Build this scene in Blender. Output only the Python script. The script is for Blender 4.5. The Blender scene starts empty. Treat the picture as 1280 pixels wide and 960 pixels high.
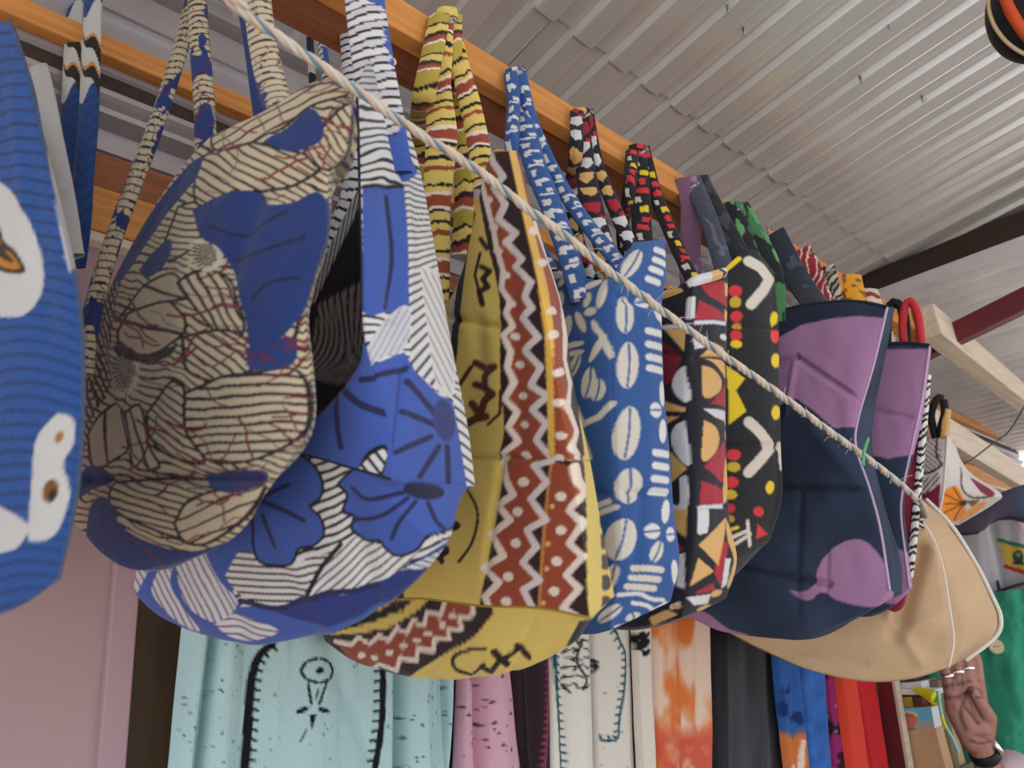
import bpy, math, random
import numpy as np
from mathutils import Matrix, Vector

# ------------------------------------------------------------------ camera
F_PX, CX, CY, EYE = 961.0, 640.0, 480.0, 1.5
AX = np.array([[0.7211069, 0.17312282, 0.67084524],     # world axes written in
               [-0.68812665, 0.29152843, 0.66444931],   # camera right / down / forward
               [-0.08053912, -0.94076547, 0.32935359]])
scene = bpy.context.scene
col = scene.collection
cam_d = bpy.data.cameras.new('camera'); cam = bpy.data.objects.new('camera', cam_d)
col.objects.link(cam)
m3 = Matrix([[AX[i][0], -AX[i][1], -AX[i][2]] for i in range(3)])
cam.matrix_world = Matrix.Translation((0, 0, EYE)) @ m3.to_4x4()
cam_d.sensor_width = 36.0; cam_d.lens = F_PX / 1280 * 36.0
cam_d.clip_start = 0.02
cam_d.dof.use_dof = True; cam_d.dof.focus_distance = 1.05; cam_d.dof.aperture_fstop = 8.0
scene.camera = cam

# ------------------------------------------------------------------ sky, sun, exposure
world = bpy.data.worlds.new('sky'); scene.world = world; world.use_nodes = True
nt = world.node_tree; bg = nt.nodes['Background']
bg.inputs['Color'].default_value = (0.84, 0.92, 1.0, 1); bg.inputs['Strength'].default_value = 2.1
sun_d = bpy.data.lights.new('sun', 'SUN'); sun_d.energy = 17.0; sun_d.angle = 0.02
sun_d.color = (1.0, 0.96, 0.90)
sun = bpy.data.objects.new('sun', sun_d); col.objects.link(sun)
sun.rotation_euler = Vector((-0.20, -0.30, -1.0)).to_track_quat('-Z', 'Y').to_euler()
vs = scene.view_settings
vs.view_transform = 'Standard'; vs.look = 'None'; vs.gamma = 1.0; vs.use_curve_mapping = False
vs.exposure = -0.6

# ------------------------------------------------------------------ helpers
rng = np.random.default_rng(7); random.seed(7)
def ray(px, py): return AX @ np.array([px - CX, py - CY, F_PX])
def at_x(px, py, x): r = ray(px, py) * 1.0; r = r * (x / r[0]); r[2] += EYE; return r
def at_y(px, py, y): r = ray(px, py); r = r * (y / r[1]); r[2] += EYE; return r
def at_d(px, py, d): r = ray(px, py) / F_PX * d; r[2] += EYE; return r
def at_plane(px, py, x0, y0, psi):
    n = np.array([math.cos(psi), math.sin(psi), 0]); r = ray(px, py)
    r = r * (n[0] * x0 + n[1] * y0) / (r @ n); r[2] += EYE; return r
def draft(P):                     # sheet coordinates in which the cloth prints were drawn
    q = (np.asarray(P) - np.array([0, 0, EYE])) @ AX
    return np.stack([CX + F_PX * q[:, 0] / q[:, 2], CY + F_PX * q[:, 1] / q[:, 2]], 1)
def lin(c):
    c = np.asarray(c, float) / 255.0
    return np.where(c <= 0.04045, c / 12.92, ((c + 0.055) / 1.055) ** 2.4)
def smooth_curve(pts, n):
    """Catmull-Rom through pts, n samples even in arc length."""
    P = np.asarray(pts, float)
    if len(P) == 2:
        t = np.linspace(0, 1, n)[:, None]; return P[0] * (1 - t) + P[1] * t
    Q = np.vstack([2 * P[0] - P[1], P, 2 * P[-1] - P[-2]]); out = []
    for i in range(len(P) - 1):
        t = np.linspace(0, 1, 24, endpoint=False)[:, None]
        a, b, c, d = Q[i], Q[i + 1], Q[i + 2], Q[i + 3]
        out.append(0.5 * (2 * b + (c - a) * t + (2 * a - 5 * b + 4 * c - d) * t ** 2 + (3 * b - a - 3 * c + d) * t ** 3))
    out = np.vstack(out + [P[-1:]])
    s = np.r_[0, np.cumsum(np.linalg.norm(np.diff(out, axis=0), axis=1))]
    u = np.linspace(0, s[-1], n)
    return np.stack([np.interp(u, s, out[:, k]) for k in range(out.shape[1])], 1)
def vnoise(x, y, seed=0):
    x = np.asarray(x, float); y = np.asarray(y, float)
    xi = np.floor(x).astype(np.int64); yi = np.floor(y).astype(np.int64); fx = x - xi; fy = y - yi
    def h(a, b):
        v = (a * 374761393 + b * 668265263 + seed * 974634777) & 0xffffffff
        v = ((v ^ (v >> 13)) * 1274126177) & 0xffffffff
        return ((v ^ (v >> 16)) & 0xffff) / 65535.0
    fx = fx * fx * (3 - 2 * fx); fy = fy * fy * (3 - 2 * fy)
    return (h(xi, yi) * (1 - fx) + h(xi + 1, yi) * fx) * (1 - fy) + (h(xi, yi + 1) * (1 - fx) + h(xi + 1, yi + 1) * fx) * fy
def fbm(x, y, seed=0): return 0.6 * vnoise(x, y, seed) + 0.28 * vnoise(2.1 * x, 2.1 * y, seed + 5) + 0.12 * vnoise(4.3 * x, 4.3 * y, seed + 9) - 0.5

# ------------------------------------------------------------------ materials
MATS = {}
def material(name, rgb=(200, 200, 200), rough=0.8, metal=0.0, attr=False, noise=None, bump=None, sheen=0.0, spec=0.3, wood=None):
    if name in MATS: return MATS[name]
    m = bpy.data.materials.new(name); m.use_nodes = True; n = m.node_tree.nodes; l = m.node_tree.links
    b = n['Principled BSDF']; b.inputs['Roughness'].default_value = rough; b.inputs['Metallic'].default_value = metal
    b.inputs['Specular IOR Level'].default_value = spec
    if sheen: b.inputs['Sheen Weight'].default_value = sheen
    c = lin(rgb); base = None
    tc = n.new('ShaderNodeTexCoord')
    if attr:
        a = n.new('ShaderNodeAttribute'); a.attribute_name = 'print'; base = a.outputs['Color']
    if noise or wood:
        no = n.new('ShaderNodeTexNoise'); sc, amt = noise or wood[:2]
        no.inputs['Scale'].default_value = sc; no.inputs['Detail'].default_value = 6
        if wood:
            mp = n.new('ShaderNodeMapping'); mp.inputs['Scale'].default_value = wood[2]
            l.new(tc.outputs['Object'], mp.inputs['Vector']); l.new(mp.outputs['Vector'], no.inputs['Vector'])
        else: l.new(tc.outputs['Object'], no.inputs['Vector'])
        mr = n.new('ShaderNodeMapRange'); mr.inputs[1].default_value = 0.3; mr.inputs[2].default_value = 0.7
        mr.inputs[3].default_value = 1 - amt; mr.inputs[4].default_value = 1 + amt
        l.new(no.outputs['Fac'], mr.inputs[0])
        mx = n.new('ShaderNodeVectorMath'); mx.operation = 'SCALE'
        if base: l.new(base, mx.inputs[0])
        else: mx.inputs[0].default_value = tuple(c)
        l.new(mr.outputs[0], mx.inputs['Scale']); base = mx.outputs[0]
    if base: l.new(base, b.inputs['Base Color'])
    else: b.inputs['Base Color'].default_value = (*c, 1)
    if bump:
        nb_ = n.new('ShaderNodeTexNoise'); nb_.inputs['Scale'].default_value = bump[0]; nb_.inputs['Detail'].default_value = 3
        l.new(tc.outputs['Object'], nb_.inputs['Vector'])
        bp = n.new('ShaderNodeBump'); bp.inputs['Strength'].default_value = bump[1]; bp.inputs['Distance'].default_value = 0.003
        l.new(nb_.outputs['Fac'], bp.inputs['Height']); l.new(bp.outputs['Normal'], b.inputs['Normal'])
    MATS[name] = m; return m
COTTON = material('printed_cotton', rough=0.72, attr=True, noise=(900, 0.05), bump=(160, 0.25), sheen=0.15, spec=0.25)
LINEN = material('soft_linen', rough=0.9, attr=True, noise=(700, 0.07), bump=(420, 0.35), sheen=0.05, spec=0.15)

# ------------------------------------------------------------------ mesh helpers
def mesh_obj(name, V, Fq, mat, parent=None, colors=None, smooth=True):
    me = bpy.data.meshes.new(name)
    V = np.asarray(V, float)
    if isinstance(Fq, np.ndarray) and Fq.ndim == 2:
        k = Fq.shape[1]
        me.vertices.add(len(V)); me.vertices.foreach_set('co', V.ravel())
        me.loops.add(Fq.size); me.loops.foreach_set('vertex_index', Fq.ravel().astype(np.int32))
        me.polygons.add(len(Fq)); me.polygons.foreach_set('loop_start', np.arange(0, Fq.size, k, dtype=np.int32))
        me.update(calc_edges=True)
    else:
        me.from_pydata([tuple(v) for v in V], [], [tuple(f) for f in Fq]); me.update()
    if colors is not None:
        a = me.color_attributes.new('print', 'FLOAT_COLOR', 'POINT')
        c4 = np.ones((len(V), 4), np.float32); c4[:, :3] = colors; a.data.foreach_set('color', c4.ravel())
    me.polygons.foreach_set('use_smooth', np.full(len(me.polygons), smooth))
    me.materials.append(mat)
    o = bpy.data.objects.new(name, me); col.objects.link(o)
    if parent is not None:
        o.parent = parent; o.matrix_parent_inverse = Matrix.Translation(-Vector(parent.location))
    return o
def tag(o, label=None, cat=None, group=None, kind=None):
    if label: o['label'] = label
    if cat: o['category'] = cat
    if group: o['group'] = group
    if kind: o['kind'] = kind
    return o
def thing(name, loc, label=None, cat=None, group=None, kind=None):
    o = bpy.data.objects.new(name, None); col.objects.link(o); o.location = tuple(loc); o.empty_display_size = 0.05
    return tag(o, label, cat, group, kind)
def grid_faces(nv, nu, off=0, flip=False):
    i = np.arange(nv - 1)[:, None] * nu + np.arange(nu - 1)[None, :]
    q = np.stack([i, i + 1, i + nu + 1, i + nu], -1).reshape(-1, 4) + off
    return q[:, ::-1].copy() if flip else q
def box(c, s, R=None):
    c = np.asarray(c, float); h = np.asarray(s, float) / 2
    V = np.array([[x, y, z] for x in (-1, 1) for y in (-1, 1) for z in (-1, 1)]) * h
    if R is not None: V = V @ np.asarray(R).T
    return V + c, np.array([[0, 1, 3, 2], [4, 6, 7, 5], [0, 4, 5, 1], [2, 3, 7, 6], [0, 2, 6, 4], [1, 5, 7, 3]])
def bevel(o, w=0.003, seg=2):
    m = o.modifiers.new('bevel', 'BEVEL'); m.width = w; m.segments = seg; m.limit_method = 'ANGLE'; return o
def bar(name, a, b, w, h, mat, parent=None, up=(0, 0, 1), bev=0.003):
    """Squared timber from a to b."""
    a = np.asarray(a, float); b = np.asarray(b, float); t = b - a; L = np.linalg.norm(t); t /= L
    s = np.cross(up, t); s /= np.linalg.norm(s); u = np.cross(t, s)
    V, Fq = box((a + b) / 2, (L, w, h), np.stack([t, s, u], 1))
    return bevel(mesh_obj(name, V, Fq, mat, parent, smooth=False), bev)
def tube_data(P, r, nseg=8, cap=True):
    P = np.asarray(P, float); n = len(P); r = np.broadcast_to(np.asarray(r, float), (n,))
    T = np.gradient(P, axis=0); T /= np.linalg.norm(T, axis=1)[:, None] + 1e-12
    ref = np.array([0.13, 0.31, 0.94]); N = np.cross(T, ref); N /= np.linalg.norm(N, axis=1)[:, None] + 1e-12
    B = np.cross(T, N); a = np.arange(nseg) / nseg * 2 * math.pi
    V = P[:, None, :] + r[:, None, None] * (np.cos(a)[None, :, None] * N[:, None, :] + np.sin(a)[None, :, None] * B[:, None, :])
    V = V.reshape(-1, 3); i = np.arange(n - 1)[:, None] * nseg + np.arange(nseg)[None, :]
    j = np.arange(n - 1)[:, None] * nseg + (np.arange(nseg) + 1)[None, :] % nseg
    Fq = np.stack([i, j, j + nseg, i + nseg], -1).reshape(-1, 4).tolist()
    if cap: Fq += [list(range(nseg))[::-1], list(range((n - 1) * nseg, n * nseg))]
    return V, Fq
def tube(name, P, r, mat, parent=None, nseg=8): return mesh_obj(name, *tube_data(P, r, nseg), mat, parent)

# ------------------------------------------------------------------ cloth print drawing
class Print:
    def __init__(s, q, base): s.q = q; s.c = np.tile(np.asarray(base, float), (len(q), 1))
    def box(s, P, pad=0):
        P = np.asarray(P, float); lo = P.min(0) - pad; hi = P.max(0) + pad
        return np.nonzero((s.q[:, 0] >= lo[0]) & (s.q[:, 0] <= hi[0]) & (s.q[:, 1] >= lo[1]) & (s.q[:, 1] <= hi[1]))[0]
    def inside(s, P):
        ix = s.box(P); P = np.asarray(P, float)
        x = s.q[ix, 0]; y = s.q[ix, 1]; r = np.zeros(len(ix), bool)
        for k in range(len(P)):
            x1, y1 = P[k]; x2, y2 = P[(k + 1) % len(P)]
            if y1 == y2: continue
            r ^= ((y1 > y) != (y2 > y)) & (x < (x2 - x1) * (y - y1) / (y2 - y1) + x1)
        return ix[r]
    def poly(s, P, c, rnd=False):
        s.c[s.inside(smooth_curve(list(P) + [P[0]], 8 * len(P)) if rnd else P)] = c; return s
    def ell(s, x, y, rx, ry, rot, c):
        t = np.linspace(0, 2 * math.pi, 22)[:-1]; k = math.radians(rot)
        a = rx * np.cos(t); b = ry * np.sin(t)
        s.poly(np.stack([x + a * math.cos(k) - b * math.sin(k), y + a * math.sin(k) + b * math.cos(k)], 1), c)
    def line(s, P, w, c, curve=False):
        if curve: P = smooth_curve(P, 8 * len(P))
        P = np.asarray(P, float); ix = s.box(P, w)
        if not len(ix): return
        q = s.q[ix]; d = np.full(len(ix), 1e9)
        for a, b in zip(P[:-1], P[1:]):
            ab = b - a; t = np.clip(((q - a) @ ab) / (ab @ ab + 1e-9), 0, 1)
            d = np.minimum(d, np.hypot(*(q - a - t[:, None] * ab).T))
        s.c[ix[d < w / 2]] = c
    def bar(s, x, y, L, w, rot, c):
        k = math.radians(rot); d = np.array([math.cos(k), math.sin(k)]) * (L - w) / 2
        s.line([(x - d[0], y - d[1]), (x + d[0], y + d[1])], w, c)
    def stripes(s, P, ang, per, duty, c, warp=0.0, seed=1, rnd=False):
        ix = s.inside(smooth_curve(list(P) + [P[0]], 8 * len(P)) if rnd else P)
        q = s.q[ix]; k = math.radians(ang)
        u = -q[:, 0] * math.sin(k) + q[:, 1] * math.cos(k) + warp * fbm(q[:, 0] / 40, q[:, 1] / 40, seed)
        s.c[ix[(u / per) % 1 < duty]] = c
    def fan(s, P, cx, cy, n, duty, c, rnd=False, twist=0.0):
        ix = s.inside(smooth_curve(list(P) + [P[0]], 8 * len(P)) if rnd else P)
        q = s.q[ix] - np.array([cx, cy]); a = np.arctan2(q[:, 1], q[:, 0]) + twist * np.hypot(*q.T)
        s.c[ix[(a / (2 * math.pi) * n) % 1 < duty]] = c
    def rings(s, P, cx, cy, per, duty, c, sx=1.0, rnd=False):
        ix = s.inside(smooth_curve(list(P) + [P[0]], 8 * len(P)) if rnd else P)
        q = s.q[ix] - np.array([cx, cy]); s.c[ix[(np.hypot(q[:, 0] * sx, q[:, 1]) / per) % 1 < duty]] = c
    def specks(s, x0, x1, y0, y1, n, c, seed, rmax=2.2):
        r = np.random.default_rng(seed)
        for _ in range(n):
            a = r.uniform(0.7, rmax); s.ell(r.uniform(x0, x1), r.uniform(y0, y1), a, a * r.uniform(0.8, 2.0), r.uniform(0, 90), c)
    def comb(s, P, w, tooth, step, c, side=1):
        """A line of blanket stitching."""
        P = smooth_curve(P, 80); s.line(P[::4], w, c)
        L = np.r_[0, np.cumsum(np.linalg.norm(np.diff(P, axis=0), axis=1))]
        for u in np.arange(0, L[-1], step):
            p = np.array([np.interp(u, L, P[:, 0]), np.interp(u, L, P[:, 1])]); p2 = np.array([np.interp(u + 2, L, P[:, 0]), np.interp(u + 2, L, P[:, 1])])
            t = p2 - p; t /= np.linalg.norm(t) + 1e-9; nn = np.array([-t[1], t[0]]) * side
            s.line([p, p + nn * tooth + t * 2], max(2.2, step * 0.3), c)
def paint(P3, fn, sub=0.55):
    """Colours of a cloth panel: the print is looked up four times around each vertex and averaged."""
    q = draft(P3); acc = 0
    for dx, dy in ((-sub, -sub), (sub, -sub), (-sub, sub), (sub, sub)):
        acc = acc + lin(fn(q + np.array([dx, dy])))
    return acc / 4

# ------------------------------------------------------------------ bags
def coons(top, bot, near, far):
    nv, nu = len(near), len(top); a = np.linspace(0, 1, nu)[None, :, None]; t = np.linspace(0, 1, nv)[:, None, None]
    return ((1 - t) * top[None] + t * bot[None] + (1 - a) * near[:, None] + a * far[:, None]
            - (1 - a) * (1 - t) * top[0] - a * (1 - t) * top[-1] - (1 - a) * t * bot[0] - a * t * bot[-1])
def displace(P, amp, edge=0.5, wr=0.004, wscale=9.0, seed=0, creases=(), normal=None, pin=(1, 1, 1, 1)):
    """Belly, wrinkles and creases of a cloth panel; edges stay where the seams are."""
    nv, nu, _ = P.shape; a = np.linspace(0, 1, nu)[None, :]; t = np.linspace(0, 1, nv)[:, None]
    du = np.gradient(P, axis=1); dv = np.gradient(P, axis=0); N = np.cross(du, dv)
    N = N.mean((0, 1)); N /= np.linalg.norm(N)
    if normal is not None: N = np.asarray(normal, float) / np.linalg.norm(normal)
    wa = np.ones_like(a); wt = np.ones_like(t); e = 0.12
    if pin[0]: wt = wt * np.clip(t / e, 0, 1)
    if pin[1]: wt = wt * np.clip((1 - t) / e, 0, 1)
    if pin[2]: wa = wa * np.clip(a / e, 0, 1)
    if pin[3]: wa = wa * np.clip((1 - a) / e, 0, 1)
    w = (wa * wt); w = w * w * (3 - 2 * w)
    s = np.sin(math.pi * a) ** edge * np.sin(math.pi * np.clip(t, 0, 1)) ** edge
    y = P[..., 1] * wscale + P[..., 0] * wscale; z = P[..., 2] * wscale
    d = amp * s + wr * 2 * w * fbm(y * 1.6, z * 0.7, seed) * 1.6
    if creases:
        q = draft(P.reshape(-1, 3)).reshape(nv, nu, 2)
        for (x1, y1, x2, y2, wd, dep) in creases:
            A = np.array([x1, y1]); B = np.array([x2, y2]); ab = B - A
            k = np.clip(((q - A) @ ab) / (ab @ ab), 0, 1); dist = np.linalg.norm(q - A - k[..., None] * ab, axis=-1)
            d = d + dep * np.exp(-(dist / wd) ** 2) * w
    return P + N * d[..., None]
def bag(name, label, group, spec):
    """Open-topped boxed cloth tote: front, near side, bottom, back and far side panels."""
    S = dict(psi=0.0, y0=0.43, bulge=0.012, belly=0.03, wr=0.003, creases=(), gcreases=(), bcreases=(), na=120, nt=160, ng=30, nb_=30, seed=1, mat=COTTON)
    S.update(spec); x0, xb = S['xf'], S['xb']; psi = math.radians(S['psi']); dx = xb - x0
    fp = lambda p: at_plane(p[0], p[1], x0, S['y0'], psi)
    bp = lambda p: at_plane(p[0], p[1], xb, S['y0'], psi)
    nf = smooth_curve([fp(p) for p in S['nf']], S['nt']); ff = smooth_curve([fp(p) for p in S['ff']], S['nt'])
    rim = smooth_curve([fp(p) for p in S['rim']], S['na']); bot = smooth_curve([fp(p) for p in S['bot']], S['na'])
    rim[0], rim[-1], bot[0], bot[-1] = nf[0], ff[0], nf[-1], ff[-1]
    off = np.array([math.cos(psi), math.sin(psi), 0]) * dx
    nb = smooth_curve([bp(p) for p in S['nb']], S['nt'])
    gnf = smooth_curve([fp(p) for p in S['gnf']], S['nt']) if 'gnf' in S else nf
    panels = []
    nrm = -np.array([math.cos(psi), math.sin(psi), 0])
    Pf = coons(rim, bot, nf, ff)
    panels.append((Pf, displace(Pf, S['bulge'], wr=S['wr'], seed=S['seed'], creases=S['creases'], normal=nrm), 'front'))
    gt = smooth_curve([gnf[0], nb[0]] if 'grim' not in S else [gnf[0]] + [fp(p) * 0.5 + bp(p) * 0.5 for p in S['grim']] + [nb[0]], S['ng']); gb = smooth_curve([gnf[-1], nb[-1]], S['ng'])
    Pg = coons(gt, gb, gnf, nb)
    panels.append((Pg, displace(Pg, S.get('gbulge', 0.006), wr=S['wr'], seed=S['seed'] + 3, creases=S['gcreases'], normal=(-0.3, -1, 0)), 'side'))
    # bottom panel
    fb_b = ff[-1] + off; bb = smooth_curve([nb[-1], (nb[-1] + fb_b) / 2 + np.array([0, 0, bot[len(bot) // 2][2] - (bot[0][2] + bot[-1][2]) / 2]), fb_b], S['na'])
    ns = smooth_curve([nf[-1], nb[-1]], S['nb_']); fs = smooth_curve([ff[-1], fb_b], S['nb_'])
    Pb = coons(bot, bb, ns, fs); a = np.linspace(0, 1, S['na'])[None, :]; t = np.linspace(0, 1, S['nb_'])[:, None]
    if 'low' in S:      # measured lowest line of the belly, on the plane of its own depth
        xm = x0 + dx * S.get('lowf', 0.45)
        lw = smooth_curve([at_plane(p[0], p[1], xm, S['y0'], psi) for p in S['low']], S['na'])
        tm = S.get('lowf', 0.45); k = np.where(t < tm, t / tm, (1 - t) / (1 - tm)); k = np.sin(k * math.pi / 2)
        mid = coons(bot, bb, ns, fs)[int(tm * (S['nb_'] - 1))]
        ea = np.clip(np.minimum(a, 1 - a) / 0.07, 0, 1) ** 0.5; Pb = Pb + (k * ea)[..., None] * (lw - mid)[None]
    else:
        Pb = Pb - np.array([0, 0, 1]) * (S['belly'] * (np.sin(math.pi * a) ** 0.5 * np.sin(math.pi * t) ** 0.6))[..., None]
    Pbd = displace(Pb, 0.0, wr=S['wr'], seed=S['seed'] + 7, creases=S['bcreases'], normal=(-0.5, -0.2, -0.8))
    panels.append((Pb, Pbd, 'bottom'))
    # back and far side, plainer
    brim = [bp(p) for p in S['brim']] if 'brim' in S else [r + off for r in rim[::max(1, len(rim) // 6)]]
    brim = smooth_curve([nb[0]] + list(brim)[1:-1] + [ff[0] + off], S['na'])
    fb = ff + off; Pk = coons(brim, bb, nb, fb)
    Pk = Pk[::3, ::3]; panels.append((Pk, displace(Pk, -S['bulge'] * 0.5, wr=S['wr'], seed=S['seed'] + 11, normal=nrm), 'back'))
    ft = smooth_curve([ff[0], fb[0]], 10); fbm_ = smooth_curve([ff[-1], fb[-1]], 10); Pq = coons(ft, fbm_, ff, fb)
    panels.append((Pq, Pq, 'far'))
    V, Fq, C, o = [], [], [], 0
    for P, D, kind in panels:
        nv, nu, _ = P.shape
        V.append(D.reshape(-1, 3)); C.append(paint(P.reshape(-1, 3), lambda q, kind=kind: S['print'](q, kind)))
        Fq.append(grid_faces(nv, nu, o)); o += nv * nu
    V = np.vstack(V); base = V.mean(0); base[2] = V[:, 2].min()
    root = thing(name, base, label, 'bag', group)
    body = mesh_obj('body', V, np.vstack(Fq), S['mat'], root, np.vstack(C))
    root_data = dict(root=root, nf=nf, nb=nb, rim=rim, bot=bot, ff=ff, gnf=gnf, brim=brim, front=panels[0][1], side=panels[1][1])
    return root_data
def strap(root, path, width, colfn, x=None, y=None, wdir=(0, 1, 0), thick=0.004, name='strap', n=None, taper=None, mat=None):
    """Flat cloth strap along a path; colfn(length, across) gives sRGB colours, lengths in metres."""
    P = [at_x(p[0], p[1], p[2] if len(p) > 2 else x) if y is None else at_y(p[0], p[1], y) for p in path] if len(np.asarray(path[0])) < 4 and not isinstance(path, np.ndarray) else path
    P = np.asarray(P, float); L = np.linalg.norm(np.diff(P, axis=0), axis=1).sum()
    n = n or int(max(12, L / 0.0018)); C = smooth_curve(P, n)
    T = np.gradient(C, axis=0); T /= np.linalg.norm(T, axis=1)[:, None]
    W = np.asarray(wdir, float); W = (W[None] if W.ndim == 1 else smooth_curve(W, n)) + 0 * T
    W = W - (W * T).sum(1)[:, None] * T; W /= np.linalg.norm(W, axis=1)[:, None]; N = np.cross(T, W)
    k = 19; s = np.linspace(0, L, n)
    wd = width * (np.ones(n) if taper is None else np.interp(np.linspace(0, 1, n), np.linspace(0, 1, len(taper)), taper))
    u = np.linspace(-0.5, 0.5, k); arch = thick * (1.3 - 4 * u ** 2 * 0.9)
    ringu = np.r_[u, u[::-1]]; ringn = np.r_[arch, -arch[::-1] * 0.4]
    wob = 0.0016 * fbm(s[:, None] * 60 + 0 * ringu, ringu[None] * 3 + 7, 3)
    V = C[:, None] + (wd[:, None] * ringu[None])[..., None] * W[:, None] + (ringn[None] + wob)[..., None] * N[:, None]
    m = 2 * k; i = np.arange(n - 1)[:, None] * m + np.arange(m)[None]; j = np.arange(n - 1)[:, None] * m + ((np.arange(m) + 1) % m)[None]
    Fq = np.stack([i, j, j + m, i + m], -1).reshape(-1, 4)
    ss = np.repeat(s, m); uu = np.tile(ringu, n)
    return mesh_obj(name, V.reshape(-1, 3), Fq, mat or COTTON, root, lin(colfn(ss, uu)))
def bands(seq, wob=0.002, seed=1, slant=0.0):
    """Repeating bands of cloth print along a strap: [(length, colour), ...]."""
    ln = np.array([a for a, _ in seq]); cs = np.array([c for _, c in seq], float); e = np.cumsum(ln)
    def f(s, u):
        v = (s + slant * u + wob * 4 * fbm(u * 2.2 + 5, s * 40, seed)) % e[-1]
        return cs[np.clip(np.searchsorted(e, v, side='right'), 0, len(cs) - 1)]
    return f
def blotch(base, marks, scale=70, seed=1):
    """Strap print of scattered marks: [(threshold, colour)]."""
    def f(s, u):
        c = np.tile(np.asarray(base, float), (len(s), 1))
        for k, (th, cc) in enumerate(marks):
            c[fbm(s * scale, u * 2.2 + 10 * k, seed + 13 * k) > th] = cc
        return c
    return f
def piping(root, P, r, mat, name='piping'): return tube(name, P, r, mat, root, 6)

# ------------------------------------------------------------------ the stall itself
WY = 0.93                                    # plane of the back wall
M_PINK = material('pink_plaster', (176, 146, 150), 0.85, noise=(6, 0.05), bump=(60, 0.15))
M_JAMB = material('pink_painted_wood', (180, 146, 156), 0.6, wood=(9, 0.05, (6, 6, 0.6)), bump=(60, 0.1))
M_DOOR = material('dark_brown_wood', (84, 66, 48), 0.6, wood=(7, 0.16, (8, 8, 0.7)), bump=(80, 0.15))
M_PINE = material('orange_pine', (206, 138, 72), 0.6, wood=(7, 0.2, (0.8, 14, 14)), bump=(90, 0.2))
M_BROWN = material('weathered_brown_wood', (150, 92, 62), 0.7, wood=(7, 0.2, (0.8, 14, 14)), bump=(90, 0.2))
M_PALE = material('pale_sawn_timber', (214, 196, 178), 0.75, wood=(6, 0.12, (0.8, 12, 12)), bump=(90, 0.2))
M_ZINC = material('galvanised_sheet', (232, 232, 232), 0.30, metal=0.6, noise=(4, 0.05))
M_ZINC2 = material('dull_zinc_sheet', (232, 232, 236), 0.42, metal=0.25, noise=(7, 0.12), bump=(30, 0.1))
M_SOIL = material('packed_earth', (178, 170, 160), 0.95, noise=(3, 0.12), bump=(20, 0.3))
M_TAN = material('tan_plaster', (188, 160, 140), 0.9, noise=(4, 0.08), bump=(40, 0.2))
M_MAROON = material('maroon_paint', (104, 38, 46), 0.45, noise=(12, 0.08))
M_STEEL = material('nail_steel', (150, 150, 155), 0.3, metal=1.0)
M_DARKTIM = material('dark_timber', (62, 50, 42), 0.8, wood=(7, 0.2, (12, 0.8, 12)))

V, Fq = box((1.6, -0.4, -0.05), (14, 12, 0.1)); tag(mesh_obj('floor', V, Fq, M_SOIL, smooth=False), 'bare packed earth floor', kind='structure')

wall = thing('wall_back', (0.3, WY, 0), 'back wall of pink plaster, brown boards and ribbed metal', kind='structure')
zl = at_y(150, 318, WY)[2]
xp = at_y(166, 800, WY)[0]
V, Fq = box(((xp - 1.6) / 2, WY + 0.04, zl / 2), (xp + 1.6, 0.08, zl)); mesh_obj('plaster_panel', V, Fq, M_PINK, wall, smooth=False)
xj = at_y(128, 850, WY)[0]
V, Fq = box(((xj + xp) / 2, WY - 0.004, zl / 2), (xp - xj, 0.012, zl)); bevel(mesh_obj('jamb', V, Fq, M_JAMB, wall, smooth=False), 0.002)
x = xp
for k in range(22):                          # dark boards of the wall beyond the jamb
    w = 0.2; V, Fq = box((x + w / 2 - 0.001, WY + 0.03 + 0.002 * (k % 2), zl / 2), (w - 0.003, 0.04, zl))
    bevel(mesh_obj('board', V, Fq, M_DOOR, wall, smooth=False), 0.002); x += w
# ribbed sheet above, ribs running along the row
zt = EYE + 1.02
def zy(py): return at_y(150, py, WY)[2]
prof = [(zl - 0.02, 0.02)]
for py, h in ((192, 0.020), (145, 0.020), (116, 0.012), (88, 0.014), (15, 0.006), (-45, 0.018)):
    z = zy(py); prof += [(z - 0.016, 0.0), (z - 0.010, -h * 0.55), (z - 0.004, -h), (z + 0.004, -h), (z + 0.010, -h * 0.55), (z + 0.016, 0.0)]
prof += [(zt + 0.04, 0.0)]
xs = np.array([-1.6, 0.1, 1.0, 2.4, 4.6]); V = np.array([[xx, WY + 0.02 + d, z] for z, d in prof for xx in xs])
mesh_obj('ribbed_sheet', V, grid_faces(len(prof), len(xs)), material('grey_wall_sheet', (158, 150, 154), 0.4, metal=0.6, noise=(7, 0.12)), wall, smooth=False)
for (p0, p1, dep, mt) in ((82, 57, 0.030, M_PINE), (306, 252, 0.040, M_PINE), (252, 206, 0.034, M_BROWN)):
    z0, z1 = zy(p0), zy(p1); bar('rail', (-1.6, WY + 0.02 - dep / 2, (z0 + z1) / 2), (4.6, WY + 0.02 - dep / 2, (z0 + z1) / 2), dep, z1 - z0, mt, wall)
z0, z1 = zy(111), zy(94); bar('dark_slot', (-1.6, WY + 0.016, (z0 + z1) / 2), (4.6, WY + 0.016, (z0 + z1) / 2), 0.012, z1 - z0, M_DARKTIM, wall, bev=0.001)  # solid dark bar standing in for the shade of a recess between ribs
bar('ledge_strip', (-1.6, WY - 0.004, zl + 0.006), (4.6, WY - 0.004, zl + 0.006), 0.03, 0.012, M_PALE, wall, bev=0.001)

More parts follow.
